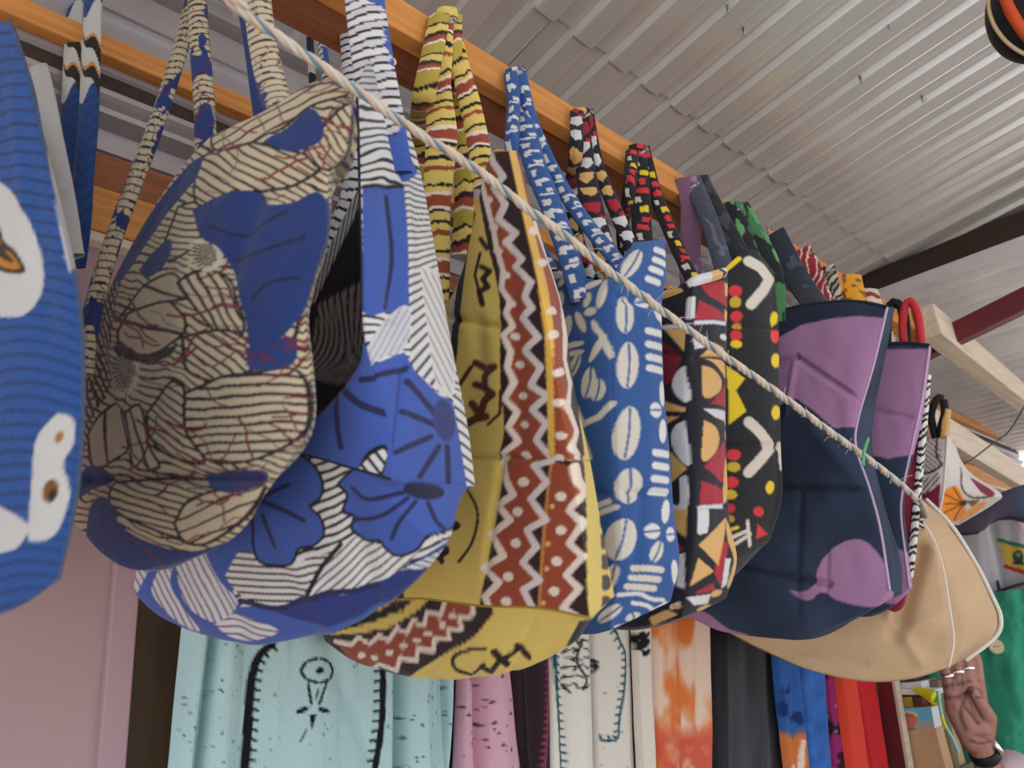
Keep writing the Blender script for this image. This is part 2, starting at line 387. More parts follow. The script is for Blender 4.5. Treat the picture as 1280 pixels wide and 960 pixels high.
# beam that carries the bags
BY0, BY1, BZ0, BZ1 = 0.57, 0.65, EYE + 0.70, EYE + 0.75
beam = thing('trim_1', (0.6, 0.61, BZ0), 'orange pine beam that the row of bags hangs from', kind='structure')
bar('beam_front', (-1.6, BY0 + 0.012, (BZ0 + BZ1) / 2), (2.05, BY0 + 0.012, (BZ0 + BZ1) / 2), 0.024, BZ1 - BZ0, M_PINE, beam, bev=0.002)
bar('beam_back', (-1.6, (BY0 + 0.024 + BY1) / 2, (BZ0 + BZ1) / 2 + 0.002), (2.05, (BY0 + 0.024 + BY1) / 2, (BZ0 + BZ1) / 2 + 0.002), BY1 - BY0 - 0.024, BZ1 - BZ0 - 0.004, M_BROWN, beam, bev=0.002)
for xq in (-1.45, 0.62, 1.9):
    bar('bracket', (xq, BY1 - 0.002, BZ0 + 0.02), (xq, WY + 0.03, BZ0 + 0.02), 0.03, 0.03, M_BROWN, beam)

# corrugated roof: sheets in two overlapping rows, ribs running across the row of bags
SL, Z0, PITCH = 0.1002, EYE + 1.02, 0.0987
def roof_z(y): return Z0 - SL * (y - 0.57)
def rib(u):                                   # cross profile, 0..1 over a pitch
    u = u % 1.0
    return np.interp(u, [0, 0.06, 0.49, 0.56, 0.95, 1.0], [0.0, 0.014, 0.016, 0.0, -0.001, 0.0])
ceiling = thing('ceiling', (0.5, 0, Z0), 'corrugated galvanised roof over the stall', kind='structure')
def roof_sheet(xa, nrib, ya, yb, dz, tilt, k):
    n = nrib * 18 + 1; u = np.linspace(0, nrib, n); ys = np.linspace(ya, yb, 7); V = []
    for y in ys:
        j = 0.002 * math.sin(9 * y + k)
        for q in u: V.append((xa + q * PITCH + 0.05 * (y - 0.6), y, roof_z(y) + rib(np.array(q)) + dz + tilt * (q / nrib - 0.5) + j))
    return mesh_obj('roof_sheet', np.array(V), grid_faces(len(ys), n), M_ZINC, ceiling, smooth=False)
for k in range(4):
    xa = 1.271 - 0.53 * PITCH - 20 * PITCH + k * 8 * PITCH
    roof_sheet(xa, 9 if k < 3 else 8, 0.60, WY + 0.03, 0.0025 + 0.001 * (k % 2), 0.002, k)
    roof_sheet(xa + 0.002, 9 if k < 3 else 8, -1.3, 0.645, 0.001 * (k % 2), -0.002, k + 3)
bar('purlin', (-1.6, -0.55, roof_z(-0.55) + 0.055), (2.4, -0.55, roof_z(-0.55) + 0.055), 0.06, 0.06, M_DARKTIM, ceiling)
for px, py in ((1111, 32), (1153, 124), (1076, 100), (910, 12), (930, 40)):      # roofing nails
    r = ray(px, py); t = (1.02 + SL * 0.57) / (r[2] + SL * r[1]); p = r * t
    tube('roof_nail', [(p[0], p[1], roof_z(p[1]) + 0.01), (p[0], p[1], roof_z(p[1]) - 0.008)], [0.0025, 0.0015], M_STEEL, ceiling, 6)

# lower roof further along, its purlins, a dark timber under the step and a maroon pole
far_roof = thing('ceiling_far', (3.2, 0.2, EYE + 0.9), 'lower corrugated roof further down the stall', kind='structure')
def far_z(x): return EYE + 0.945 - 0.075 * (x - 2.3)
for k in range(3):
    n = 11 * 12 + 1; xs = 2.33 + k * 0.80 + np.linspace(0, 0.84, n); ys = np.linspace(-1.2, WY + 0.04, 4)
    V = np.array([[xx, y, far_z(xx) + 0.012 * math.cos(2 * math.pi * (xx - 2.33) / 0.076) + 0.003 * (k % 2)] for y in ys for xx in xs])
    mesh_obj('roof_sheet', V, grid_faces(4, n), M_ZINC2, far_roof)
bar('step_timber', (2.37, -1.2, EYE + 1.03), (2.37, WY, EYE + 0.985), 0.05, 0.07, M_DARKTIM, far_roof)
bar('step_board', (2.43, -1.2, EYE + 1.09), (2.43, WY, EYE + 1.045), 0.02, 0.16, M_DARKTIM, far_roof)
t = thing('trim_2', (2.2, 0.5, EYE + 0.7), 'pale timber rafter under the lower roof', kind='structure')
bar('rafter', (2.02, 0.52, EYE + 0.700), (4.5, 0.66, EYE + 0.72), 0.05, 0.085, M_PALE, t)
bar('cleat', (1.98, 0.575, EYE + 0.725), (2.16, 0.575, EYE + 0.70), 0.05, 0.06, M_PINE, t)
t = thing('trim_3', (2.5, 0.62, EYE + 0.4), 'pale timber rail below the lower roof', kind='structure')
bar('rail', (2.18, 0.62, EYE + 0.485), (4.2, 0.64, EYE + 0.30), 0.03, 0.085, M_PALE, t)
a = at_x(1150, 440, 2.2); b = at_x(1300, 366, 2.2); d = (b - a) / np.linalg.norm(b - a)
tag(bar('roof_pole', a - d * 0.22, b + d * 1.1, 0.05, 0.055, M_MAROON, bev=0.006), 'maroon painted steel pole crossing under the corrugated roof', 'pole')
V, Fq = box((4.63, -0.1, 0.65), (0.06, 2.2, 1.3)); tag(mesh_obj('wall_end', V, Fq, M_TAN, smooth=False), 'tan plaster end wall', kind='structure')
P = smooth_curve([at_x(1285, 500, 2.6), at_x(1262, 538, 2.5), at_x(1240, 555, 2.4), at_x(1218, 572, 2.3), at_x(1199, 584, 2.2)], 30)
tag(tube('wire', P, 0.0022, material('dark_wire', (70, 66, 66), 0.5)), 'thin dark wire hanging under the far corrugated roof', 'wire')

# ------------------------------------------------------------------ the bags, from the left of the row
NAVY = (22, 26, 44); INK = (24, 22, 30); CREAM = (190, 174, 146); MAROON = (110, 34, 44); WHITE = (214, 212, 212)
M_PIPE_W = material('white_piping', (226, 220, 212), 0.8); M_PIPE_G = material('gold_piping', (206, 160, 70), 0.6)
M_PIPE_N = material('navy_piping', (40, 44, 60), 0.8); M_PIPE_L = material('lilac_piping', (196, 170, 200), 0.8)
GROUP = 'printed cloth bags hung from the beam'
nails = []

# --- A: blue bag with white ovals
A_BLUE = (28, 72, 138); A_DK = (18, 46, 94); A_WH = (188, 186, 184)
def print_a(q, kind):
    p = Print(q, A_BLUE)
    x, y = q.T; w = (y + 14 * np.sin(x / 42 + 0.6) + 6 * fbm(x / 60, y / 60, 3)) / 17.0
    p.c[(w % 1) < 0.22] = A_DK
    p.poly([(-90, 250), (-40, 215), (8, 232), (35, 265), (52, 310), (57, 350), (50, 382), (35, 398), (0, 398), (-50, 385), (-90, 340)], A_WH, True)
    p.poly([(-30, 285), (2, 280), (14, 305), (28, 318), (38, 342), (18, 345), (0, 338), (-28, 330)], (60, 36, 14), True)
    p.poly([(-28, 290), (0, 286), (11, 312), (24, 322), (32, 338), (18, 339), (0, 332), (-26, 324)], (176, 116, 30), True)
    p.poly([(0, 298), (16, 318), (26, 332), (10, 326), (-4, 312)], (50, 32, 14), True)
    p.poly([(78, 518), (94, 524), (95, 552), (84, 580), (88, 602), (88, 625), (72, 668), (44, 677), (44, 652), (50, 600), (56, 552)], A_WH, True)
    p.poly([(3, 632), (20, 640), (38, 652), (44, 662), (26, 686), (0, 690), (-10, 660)], A_WH, True)
    p.ell(70, 615, 8, 15, 15, (110, 72, 22)); p.ell(72, 620, 4, 8, 15, (40, 26, 12)); p.ell(80, 548, 4, 8, 20, (150, 100, 40))
    p.poly([(88, 250), (96, 330), (86, 335), (72, 262), (60, 200), (66, 190)], A_WH, True)
    return p.c
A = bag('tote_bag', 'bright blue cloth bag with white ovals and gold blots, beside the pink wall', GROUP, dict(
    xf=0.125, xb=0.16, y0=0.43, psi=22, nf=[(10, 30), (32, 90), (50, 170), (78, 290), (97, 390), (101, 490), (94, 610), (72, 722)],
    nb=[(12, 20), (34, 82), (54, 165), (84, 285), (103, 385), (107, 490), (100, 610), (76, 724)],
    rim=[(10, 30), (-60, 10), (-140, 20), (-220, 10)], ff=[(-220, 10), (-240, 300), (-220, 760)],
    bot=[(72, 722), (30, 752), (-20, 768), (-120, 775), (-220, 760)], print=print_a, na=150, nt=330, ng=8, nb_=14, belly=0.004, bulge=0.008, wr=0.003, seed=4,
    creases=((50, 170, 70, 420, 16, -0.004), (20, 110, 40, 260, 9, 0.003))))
def strap_a(s, u):
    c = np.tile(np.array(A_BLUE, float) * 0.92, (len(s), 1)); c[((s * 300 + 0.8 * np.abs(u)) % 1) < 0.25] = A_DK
    L = s.max(); f = s / L + 0.03 * np.sin(u * 5)
    c[(f > 0.27) & (f < 0.56)] = A_WH; g = f - 0.10 * (u + 0.5)
    for a0 in (0.33, 0.43):
        c[(g > a0) & (g < a0 + 0.055 * (u + 0.5) + 0.006)] = (26, 20, 16); c[(g > a0 - 0.012) & (g < a0)] = (190, 128, 50)
    return c
for dxs, xs_a in ((-11, 0.183), (12, 0.190)): strap(A['root'], [(107 + dxs, -70), (105 + dxs, 0), (102 + dxs, 70), (99 + dxs, 150), (93 + dxs, 220), (89 + dxs, 280), (84 + dxs * 0.8, 335)], 0.0225, strap_a, x=xs_a, wdir=(0.7, -0.7, 0))
def strap_a2(s, u):
    c = np.tile(np.array(A_WH, float), (len(s), 1)); k = fbm(s * 40, u * 2, 6)
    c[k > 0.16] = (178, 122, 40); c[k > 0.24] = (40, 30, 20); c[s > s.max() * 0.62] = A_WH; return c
strap(A['root'], [(10, -90), (22, -30), (38, 50), (52, 110), (64, 180), (76, 250), (86, 325)], 0.026, strap_a2, x=0.15, wdir=(0.7, -0.7, 0))

# --- B: cream feather print with midnight blue
B_BLUE = (28, 50, 108)
def crackle(p, x0, x1, y0, y1, n, seed, c=MAROON, w=2.4):
    r = np.random.default_rng(seed)
    for _ in range(n):
        a = np.array([r.uniform(x0, x1), r.uniform(y0, y1)]); P = [a]; d = r.uniform(-0.5, 0.9)
        for _k in range(5):
            a = a + np.array([math.cos(d), math.sin(d)]) * r.uniform(8, 18); d += r.uniform(-0.7, 0.7); P.append(a)
        p.line(P, r.uniform(1.2, w), c)
def print_b(q, kind):
    p = Print(q, CREAM)
    if kind in ('back', 'far'):
        p.stripes([(0, -100), (700, -100), (700, 900), (0, 900)], 70, 10, 0.35, B_BLUE, 30, 4); return p.c
    full = [(60, 60), (480, 60), (480, 760), (60, 760)]
    p.stripes(full, 18, 9.5, 0.30, INK, 26, 2)
    p.stripes([(60, 250), (190, 250), (165, 330), (150, 480), (130, 520), (100, 600), (60, 600)], 60, 8, 0.55, (48, 38, 40), 20, 6)  # denser dark stripes paint in the shade on the far left side
    # leaf shaped feathers with their own ribs
    fe = [([(165, 420), (182, 392), (215, 376), (252, 400), (250, 428), (205, 450), (170, 442)], 12, 40, 0.04),
          ([(168, 400), (200, 360), (240, 350), (258, 380), (215, 385)], 15, 30, 0.05),
          ([(246, 362), (272, 346), (298, 352), (318, 395), (320, 420), (304, 440), (278, 408)], 62, 10.5, 0.24),
          ([(252, 428), (300, 418), (332, 440), (328, 470), (300, 482), (258, 470)], 38, 10.5, 0.22),
          ([(246, 500), (290, 478), (340, 470), (376, 464), (388, 500), (380, 545), (330, 576), (276, 578), (250, 548)], -4, 11.5, 0.24),
          ([(203, 520), (236, 484), (252, 490), (250, 540), (268, 580), (228, 572), (206, 550)], 36, 9.5, 0.22),
          ([(120, 545), (150, 508), (172, 520), (176, 560), (150, 585), (124, 580)], 80, 26, 0.06),
          ([(176, 520), (196, 512), (204, 560), (214, 585), (184, 584)], 75, 15, 0.12),
          ([(160, 604), (230, 598), (282, 606), (262, 640), (240, 672), (196, 660), (156, 634)], 17, 9, 0.24),
          ([(226, 655), (250, 624), (330, 606), (334, 618), (306, 652), (262, 680), (236, 676)], -22, 16, 0.08),
          ([(250, 205), (300, 180), (346, 190), (396, 200), (404, 216), (372, 240), (330, 246), (262, 262)], 28, 11, 0.2),
          ([(232, 262), (262, 262), (268, 312), (240, 332), (218, 320)], 10, 9, 0.22),
          ([(262, 160), (330, 140), (372, 116), (420, 104), (438, 116), (396, 138), (350, 176), (280, 192)], -30, 14, 0.14),
          ([(390, 196), (436, 130), (438, 170), (430, 200), (408, 214)], 60, 8, 0.2),
          ([(338, 360), (372, 352), (374, 420), (356, 428), (336, 412)], 10, 17, 0.1)]
    for P, ang, per, du in fe:
        p.poly(P, np.array(CREAM) * (1.0 if per < 20 else 0.97), True); p.stripes(P, ang, per, du + 0.09, INK, 8, 3, True)
        p.line(list(P) + [P[0]], 3.6, INK, True)
    # blue fields
    for P in ([(346, 186), (372, 164), (394, 141), (408, 150), (412, 176), (396, 190), (372, 196)],
              [(254, 268), (290, 254), (334, 246), (350, 262), (378, 258), (406, 244), (410, 300), (392, 350), (376, 400), (356, 432), (330, 446), (322, 400), (308, 352), (292, 318), (270, 304)],
              [(186, 342), (206, 318), (226, 304), (232, 322), (220, 340), (200, 352)],
              [(262, 196), (236, 212), (196, 262), (168, 306), (150, 350), (164, 352), (190, 310), (224, 262), (254, 226)],
              [(112, 660), (122, 634), (146, 622), (162, 640), (164, 656), (190, 676), (240, 690), (292, 676), (262, 704), (150, 708), (106, 692)],
              [(88, 618), (100, 596), (122, 584), (150, 590), (148, 606), (120, 616), (100, 624)],
              [(256, 594), (300, 590), (340, 590), (336, 606), (300, 618), (270, 608)],
              [(322, 440), (350, 430), (374, 426), (372, 458), (340, 468), (326, 462)]):
        p.poly(P, B_BLUE, True)
    for (x, y) in ((300, 300), (350, 330)):
        p.line([(x - 30, y + 20), (x, y), (x + 34, y - 24)], 4, (20, 30, 66), True)
    # dark hooked rings of the print
    for (cx, cy, rx, ry) in ((276, 326, 17, 19), (172, 468, 22, 30)):
        t = np.linspace(-2.2, 1.6, 20); p.ell(cx, cy, rx * 0.75, ry * 0.75, 0, INK)
        p.fan([(cx - rx, cy - ry), (cx + rx, cy - ry), (cx + rx, cy + ry), (cx - rx, cy + ry)], cx + rx * 0.8, cy, 34, 0.4, (188, 178, 156))
        p.line(np.stack([cx + rx * np.cos(t), cy + ry * np.sin(t)], 1), 5, (200, 190, 168))
    p.poly([(168, 430), (200, 448), (240, 440), (248, 434), (236, 452), (196, 458), (160, 444)], INK, True)
    crackle(p, 150, 390, 340, 680, 80, 5, (104, 30, 42), 3.2); crackle(p, 250, 430, 110, 250, 26, 8, (120, 44, 50), 3.0)
    for P in ([(254, 268), (290, 254), (334, 246), (350, 262), (378, 258), (406, 244), (410, 300), (392, 350), (376, 400), (356, 432), (330, 446), (322, 400), (308, 352), (292, 318), (270, 304)], [(346, 186), (372, 164), (394, 141), (408, 150), (412, 176), (396, 190), (372, 196)]): p.poly(P, B_BLUE, True)
    for L in ([(280, 290), (320, 300), (370, 270)], [(310, 330), (340, 322), (390, 300)], [(330, 380), (350, 360), (380, 350)]): p.line(L, 4, (22, 30, 62), True)
    return p.c
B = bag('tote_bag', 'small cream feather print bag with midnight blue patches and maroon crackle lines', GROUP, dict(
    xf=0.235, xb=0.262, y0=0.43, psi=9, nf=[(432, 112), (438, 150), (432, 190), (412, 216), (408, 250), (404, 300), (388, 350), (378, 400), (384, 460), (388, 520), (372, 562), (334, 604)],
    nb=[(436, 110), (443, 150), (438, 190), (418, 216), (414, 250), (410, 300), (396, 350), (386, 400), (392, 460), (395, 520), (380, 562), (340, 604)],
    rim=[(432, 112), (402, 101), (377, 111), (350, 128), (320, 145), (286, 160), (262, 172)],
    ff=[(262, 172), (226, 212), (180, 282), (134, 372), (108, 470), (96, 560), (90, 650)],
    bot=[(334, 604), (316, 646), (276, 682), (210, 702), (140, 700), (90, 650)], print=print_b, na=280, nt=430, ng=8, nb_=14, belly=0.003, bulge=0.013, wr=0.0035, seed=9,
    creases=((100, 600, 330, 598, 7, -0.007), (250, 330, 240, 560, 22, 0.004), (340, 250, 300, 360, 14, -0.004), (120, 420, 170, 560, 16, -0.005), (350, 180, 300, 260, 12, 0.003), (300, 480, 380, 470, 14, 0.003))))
SB = bands([(0.0026, INK), (0.0072, CREAM), (0.0022, INK), (0.0064, (188, 172, 150))], 0.001, 3)
def strap_b(seed):
    f = SB
    def g(s, u):
        c = f(s, u).copy(); k = fbm(s * 26, u * 1.2 + seed, seed); c[k > 0.12] = B_BLUE; m = np.abs(fbm(s * 50, u * 3, seed + 2)) < 0.012; c[m] = MAROON; return c
    return g
strap(B['root'], [(246, -60), (247, 0), (250, 60), (255, 120), (258, 196)], 0.0200, strap_b(2), x=0.236, wdir=(0.7, -0.7, 0))
strap(B['root'], [(318, -60), (322, 0), (328, 50), (338, 100), (350, 142)], 0.0240, strap_b(5), x=0.238, wdir=(0.7, -0.7, 0))
strap(B['root'], [(246, -30, .25), (232, 40, .24), (214, 100, .23), (194, 160, .218), (168, 230, .205), (142, 300, .192), (116, 390, .178), (104, 470, .172)], 0.0170, strap_b(8), x=0.262, wdir=(0.7, -0.7, 0))
strap(B['root'], [(300, -60), (306, 0), (316, 60), (326, 130), (332, 170)], 0.016, lambda s, u: np.tile(np.array(B_BLUE, float), (len(s), 1)), x=0.262, wdir=(0.7, -0.7, 0))

# --- C: royal blue flowers on black and white feathers
C_BLUE = (62, 88, 168); C_DK = (36, 38, 76)
def print_c(q, kind):
    p = Print(q, WHITE)
    big = [(100, -50), (700, -50), (700, 900), (100, 900)]
    if kind == 'back' or kind == 'far':
        p.c[:] = NAVY; p.fan([(395, 380), (470, 340), (470, 480), (420, 480), (380, 470)], 440, 500, 90, 0.55, (170, 164, 166))
        p.stripes([(440, 200), (460, 230), (390, 380), (360, 380), (400, 300)], 20, 9, 0.6, WHITE); return p.c
    if kind == 'front':
        p.c[:] = C_BLUE
        p.line([(424, 498), (430, 560)], 7, C_DK); p.line([(455, 476), (500, 466)], 8, C_DK); p.line([(432, 488), (458, 508), (492, 520)], 9, C_DK, True)
        p.stripes([(364, 566), (400, 574), (446, 588), (446, 600), (360, 580)], -12, 9, 0.6, WHITE)
        p.poly([(447, 588), (462, 566), (482, 556), (486, 566), (482, 584), (476, 598), (460, 598)], INK, True)
        p.stripes([(449, 586), (466, 570), (483, 560), (485, 570), (476, 594), (462, 594)], 55, 12, 0.65, WHITE)
        return p.c
    if kind == 'side':
        p.stripes(big, 14, 11, 0.34, INK, 22, 5)
        p.poly([(440, 60), (480, 60), (486, 100), (470, 140), (448, 110)], (190, 186, 190), True); p.stripes([(440, 60), (490, 60), (486, 120), (450, 120)], 15, 8, 0.3, INK)
        p.poly([(484, 196), (506, 188), (524, 224), (512, 236), (498, 234)], C_BLUE)
        p.poly([(452, 236), (500, 240), (504, 300), (506, 396), (480, 394), (462, 400), (452, 390)], C_BLUE)
        p.line([(453, 236), (500, 240)], 5, INK); p.line([(480, 250), (486, 330), (478, 390)], 5, C_DK, True)
        zone = [(500, 238), (524, 216), (552, 330), (570, 450), (564, 502), (545, 495), (506, 462), (503, 300)]
        p.poly(zone, WHITE); p.fan(zone, 700, 250, 150, 0.32, INK)
        p.poly([(520, 340), (552, 350), (568, 450), (560, 496), (540, 480)], (208, 204, 204), True); p.stripes([(520, 340), (552, 350), (568, 450), (560, 496), (540, 480)], 62, 8, 0.25, (150, 144, 148))
        p.poly([(448, 466), (466, 420), (494, 390), (506, 396), (505, 426), (496, 446), (476, 450), (456, 462)], (200, 196, 204), True)
        p.stripes([(448, 466), (466, 420), (494, 390), (506, 396), (505, 426), (496, 446), (476, 450)], 118, 7, 0.25, (150, 148, 160))
        low = [(430, 470), (456, 460), (500, 446), (507, 462), (545, 497), (562, 504), (572, 540), (586, 612), (560, 610), (400, 610)]
        p.poly(low, C_BLUE)
        for L in ([(505, 480), (540, 520)], [(500, 516), (540, 534)], [(494, 566), (536, 548)], [(524, 596), (546, 560)], [(560, 606), (556, 560)], [(446, 474), (502, 466)]):
            p.line(L, 7, C_DK)
        p.ell(552, 528, 14, 26, -10, (50, 58, 112)); p.line([(498, 470), (490, 560)], 3, (46, 62, 140))
        edge = [(562, 496), (574, 496), (594, 560), (604, 612), (584, 612), (574, 560)]
        p.poly(edge, WHITE); p.stripes(edge, 32, 11, 0.3, INK)
        p.poly([(447, 590), (462, 566), (486, 552), (488, 576), (478, 600)], INK, True); p.stripes([(449, 588), (466, 568), (485, 558), (486, 578), (476, 596)], 55, 12, 0.65, WHITE)
        return p.c
    # underside
    p.c[:] = INK
    p.stripes(big, -20, 11, 0.62, WHITE, 10, 4)
    p.poly([(150, 690), (240, 640), (330, 640), (330, 700), (290, 740), (300, 760), (420, 745), (520, 700), (620, 640), (620, 860), (150, 860)], C_BLUE)
    p.poly([(300, 740), (400, 745), (520, 700), (560, 680), (520, 730), (430, 775), (360, 770)], (40, 54, 120), True)
    w1 = [(280, 722), (300, 690), (330, 694), (362, 702), (400, 694), (424, 690), (414, 716), (392, 738), (350, 756), (305, 748)]
    p.poly(w1, WHITE, True); p.rings(w1, 340, 560, 8.6, 0.34, INK, 0.45, True)
    w2 = [(390, 736), (408, 704), (430, 678), (462, 676), (500, 690), (530, 678), (500, 712), (450, 738), (420, 742)]
    p.poly(w2, (214, 212, 212), True); p.stripes(w2, -40, 9, 0.34, (110, 106, 112), 4, 3, True); p.line([(386, 738), (404, 706), (426, 680)], 6, INK, True); p.line([(300, 752), (350, 760), (392, 742), (470, 736)], 7, (34, 40, 84), True)  # the dark blue line paints in a shadow below the striped shapes
    for P in ([(338, 570), (366, 566), (392, 584), (402, 606), (398, 622), (386, 632), (400, 648), (403, 668), (390, 680), (372, 684), (366, 698), (345, 704), (322, 694), (318, 640), (322, 600)],
              [(424, 606), (436, 594), (452, 584), (500, 596), (560, 604), (604, 610), (597, 636), (578, 646), (556, 663), (534, 668), (520, 685), (498, 692), (484, 684), (474, 673), (456, 677), (440, 664), (442, 649), (430, 640), (434, 622)]):
        p.line(list(P) + [P[0]], 7, INK, True); p.poly(P, C_BLUE, True)
    p.ell(530, 613, 26, 11, 8, (32, 34, 60))
    for L in ([(505, 615), (460, 622), (440, 612)], [(510, 622), (478, 642), (440, 655)], [(520, 626), (500, 650), (490, 672)], [(535, 628), (545, 650), (556, 662)], [(318, 624), (360, 606)], [(326, 622), (380, 650)], [(330, 640), (345, 680)]):
        p.line(L, 5.5, C_DK, True)
    for P in ([(218, 700), (240, 672), (262, 664), (254, 690), (272, 730), (296, 752), (280, 778), (250, 770), (228, 748)],
              [(160, 716), (180, 694), (192, 698), (178, 728), (170, 740)], [(196, 716), (212, 690), (222, 690), (212, 730), (232, 764), (250, 790), (220, 776), (190, 742)],
              [(268, 780), (300, 772), (348, 788), (320, 800), (292, 798)], [(500, 712), (560, 682), (600, 650), (590, 668), (540, 706)]):
        p.poly(P, (210, 208, 214), True); p.stripes(P, 62 if P[0][0] < 250 else 12, 7, 0.25, (60, 62, 90), 4, 3, True)
    return p.c
C = bag('tote_bag', 'royal blue flower print bag with black and white feather stripes and sagging bottom', GROUP, dict(
    xf=0.285, xb=0.385, y0=0.43, psi=12, nf=[(455, 425), (468, 470), (486, 530), (490, 562), (488, 599)],
    gnf=[(446, 110), (448, 170), (450, 250), (452, 330), (454, 410), (468, 470), (488, 540), (488, 599)],
    nb=[(482, 60), (500, 130), (522, 200), (545, 320), (564, 430), (584, 530), (594, 608)], grim=[(462, 72)],
    brim=[(482, 60), (462, 200), (440, 250), (412, 308), (380, 366), (330, 420), (250, 430)],
    rim=[(455, 425), (446, 462), (402, 516), (356, 548), (290, 580), (180, 610)], ff=[(180, 610), (172, 660), (166, 712)],
    bot=[(488, 599), (444, 586), (366, 568), (290, 590), (210, 640), (166, 712)],
    low=[(578, 628), (540, 700), (470, 764), (390, 794), (300, 804), (215, 776), (168, 728)], lowf=0.6,
    print=print_c, na=330, nt=330, ng=110, nb_=300, bulge=0.006, gbulge=0.010, wr=0.003, seed=13,
    gcreases=((480, 240, 486, 400, 10, -0.004), (505, 240, 508, 460, 8, 0.004), (498, 470, 490, 560, 7, -0.003)),
    bcreases=((320, 620, 420, 790, 12, 0.003), (430, 600, 470, 760, 14, -0.004), (240, 680, 300, 790, 12, -0.003))))
piping(C['root'], C['bot'][:int(len(C['bot']) * 0.9)], 0.0012, M_PIPE_N, 'seam'); piping(C['root'], C['gnf'][:int(len(C['gnf']) * 0.6)], 0.0012, M_PIPE_N, 'edge_binding')
SC = bands([(0.0035, INK), (0.008, WHITE), (0.003, INK), (0.0075, (200, 198, 204))], 0.0012, 5, 0.004)
def strap_c(seed):
    def g(s, u):
        c = SC(s, u).copy(); k = fbm(s * 22 + seed, u * 0.9, seed); c[(u > 0.05) & (k > -0.12)] = C_BLUE; c[k > 0.2] = C_BLUE; return c
    return g
strap(C['root'], [(452, -60), (456, 0), (461, 40), (468, 90), (478, 150), (488, 220)], 0.038, strap_c(1), x=0.33, wdir=(0.7, -0.7, 0))
strap(C['root'], [(430, -60), (434, 20), (440, 110), (444, 190), (436, 250), (410, 308), (378, 368), (350, 410)], 0.020, SC, x=0.40, wdir=(0.7, -0.7, 0))
strap(C['root'], [(392, -60), (396, 0), (402, 50), (410, 110), (416, 170)], 0.012, strap_c(9), x=0.43, wdir=(0.7, -0.7, 0))
strap(C['root'], [(376, -60), (384, 0), (388, 60), (392, 120)], 0.010, bands([(0.03, NAVY), (0.02, (200, 196, 186)), (0.02, NAVY)], 0.002, 7), x=0.44, wdir=(0.7, -0.7, 0))

# --- D: yellow and rust zigzag
D_YEL = (220, 192, 102); D_RUST = (152, 70, 44); D_BLK = (48, 24, 28); D_WH = (232, 214, 200); D_SYM = (34, 22, 18)
ZL = [(600, 215), (606, 240), (612, 262), (620, 290), (624, 312), (632, 340), (630, 362), (640, 378), (635, 392), (643, 408), (633, 420), (641, 440), (638, 460), (645, 478), (636, 500), (648, 515), (640, 535), (650, 552), (634, 568)]
ZR = [(612, 190), (617, 203), (630, 221), (619, 235), (633, 256), (625, 275), (646, 292), (635, 304), (654, 324), (646, 334), (665, 353), (658, 372), (667, 386), (655, 398), (675, 422), (657, 438), (678, 460), (665, 482), (687, 496), (667, 512), (685, 530), (672, 550), (692, 574)]
ZL2 = [(634, 574), (637, 600), (646, 619), (627, 632), (642, 650), (619, 668), (633, 695), (608, 710), (627, 728), (608, 746), (613, 762)]
ZR2 = [(692, 576), (670, 582), (686, 603), (667, 624), (686, 650), (663, 663), (675, 684), (656, 703), (677, 725), (656, 737), (667, 762)]
GL = [(640, 188), (656, 262), (676, 350), (686, 420), (690, 500), (692, 574)]
Z2 = [(668, 280), (690, 340), (702, 380), (706, 420), (704, 450), (712, 480), (706, 510), (718, 540), (712, 560), (722, 576)]
GL2 = [(692, 576), (688, 610), (682, 690), (674, 764)]
Z22 = [(716, 584), (719, 600), (728, 616), (713, 638), (728, 655), (713, 679), (729, 696), (709, 719), (725, 736), (704, 760), (730, 776)]
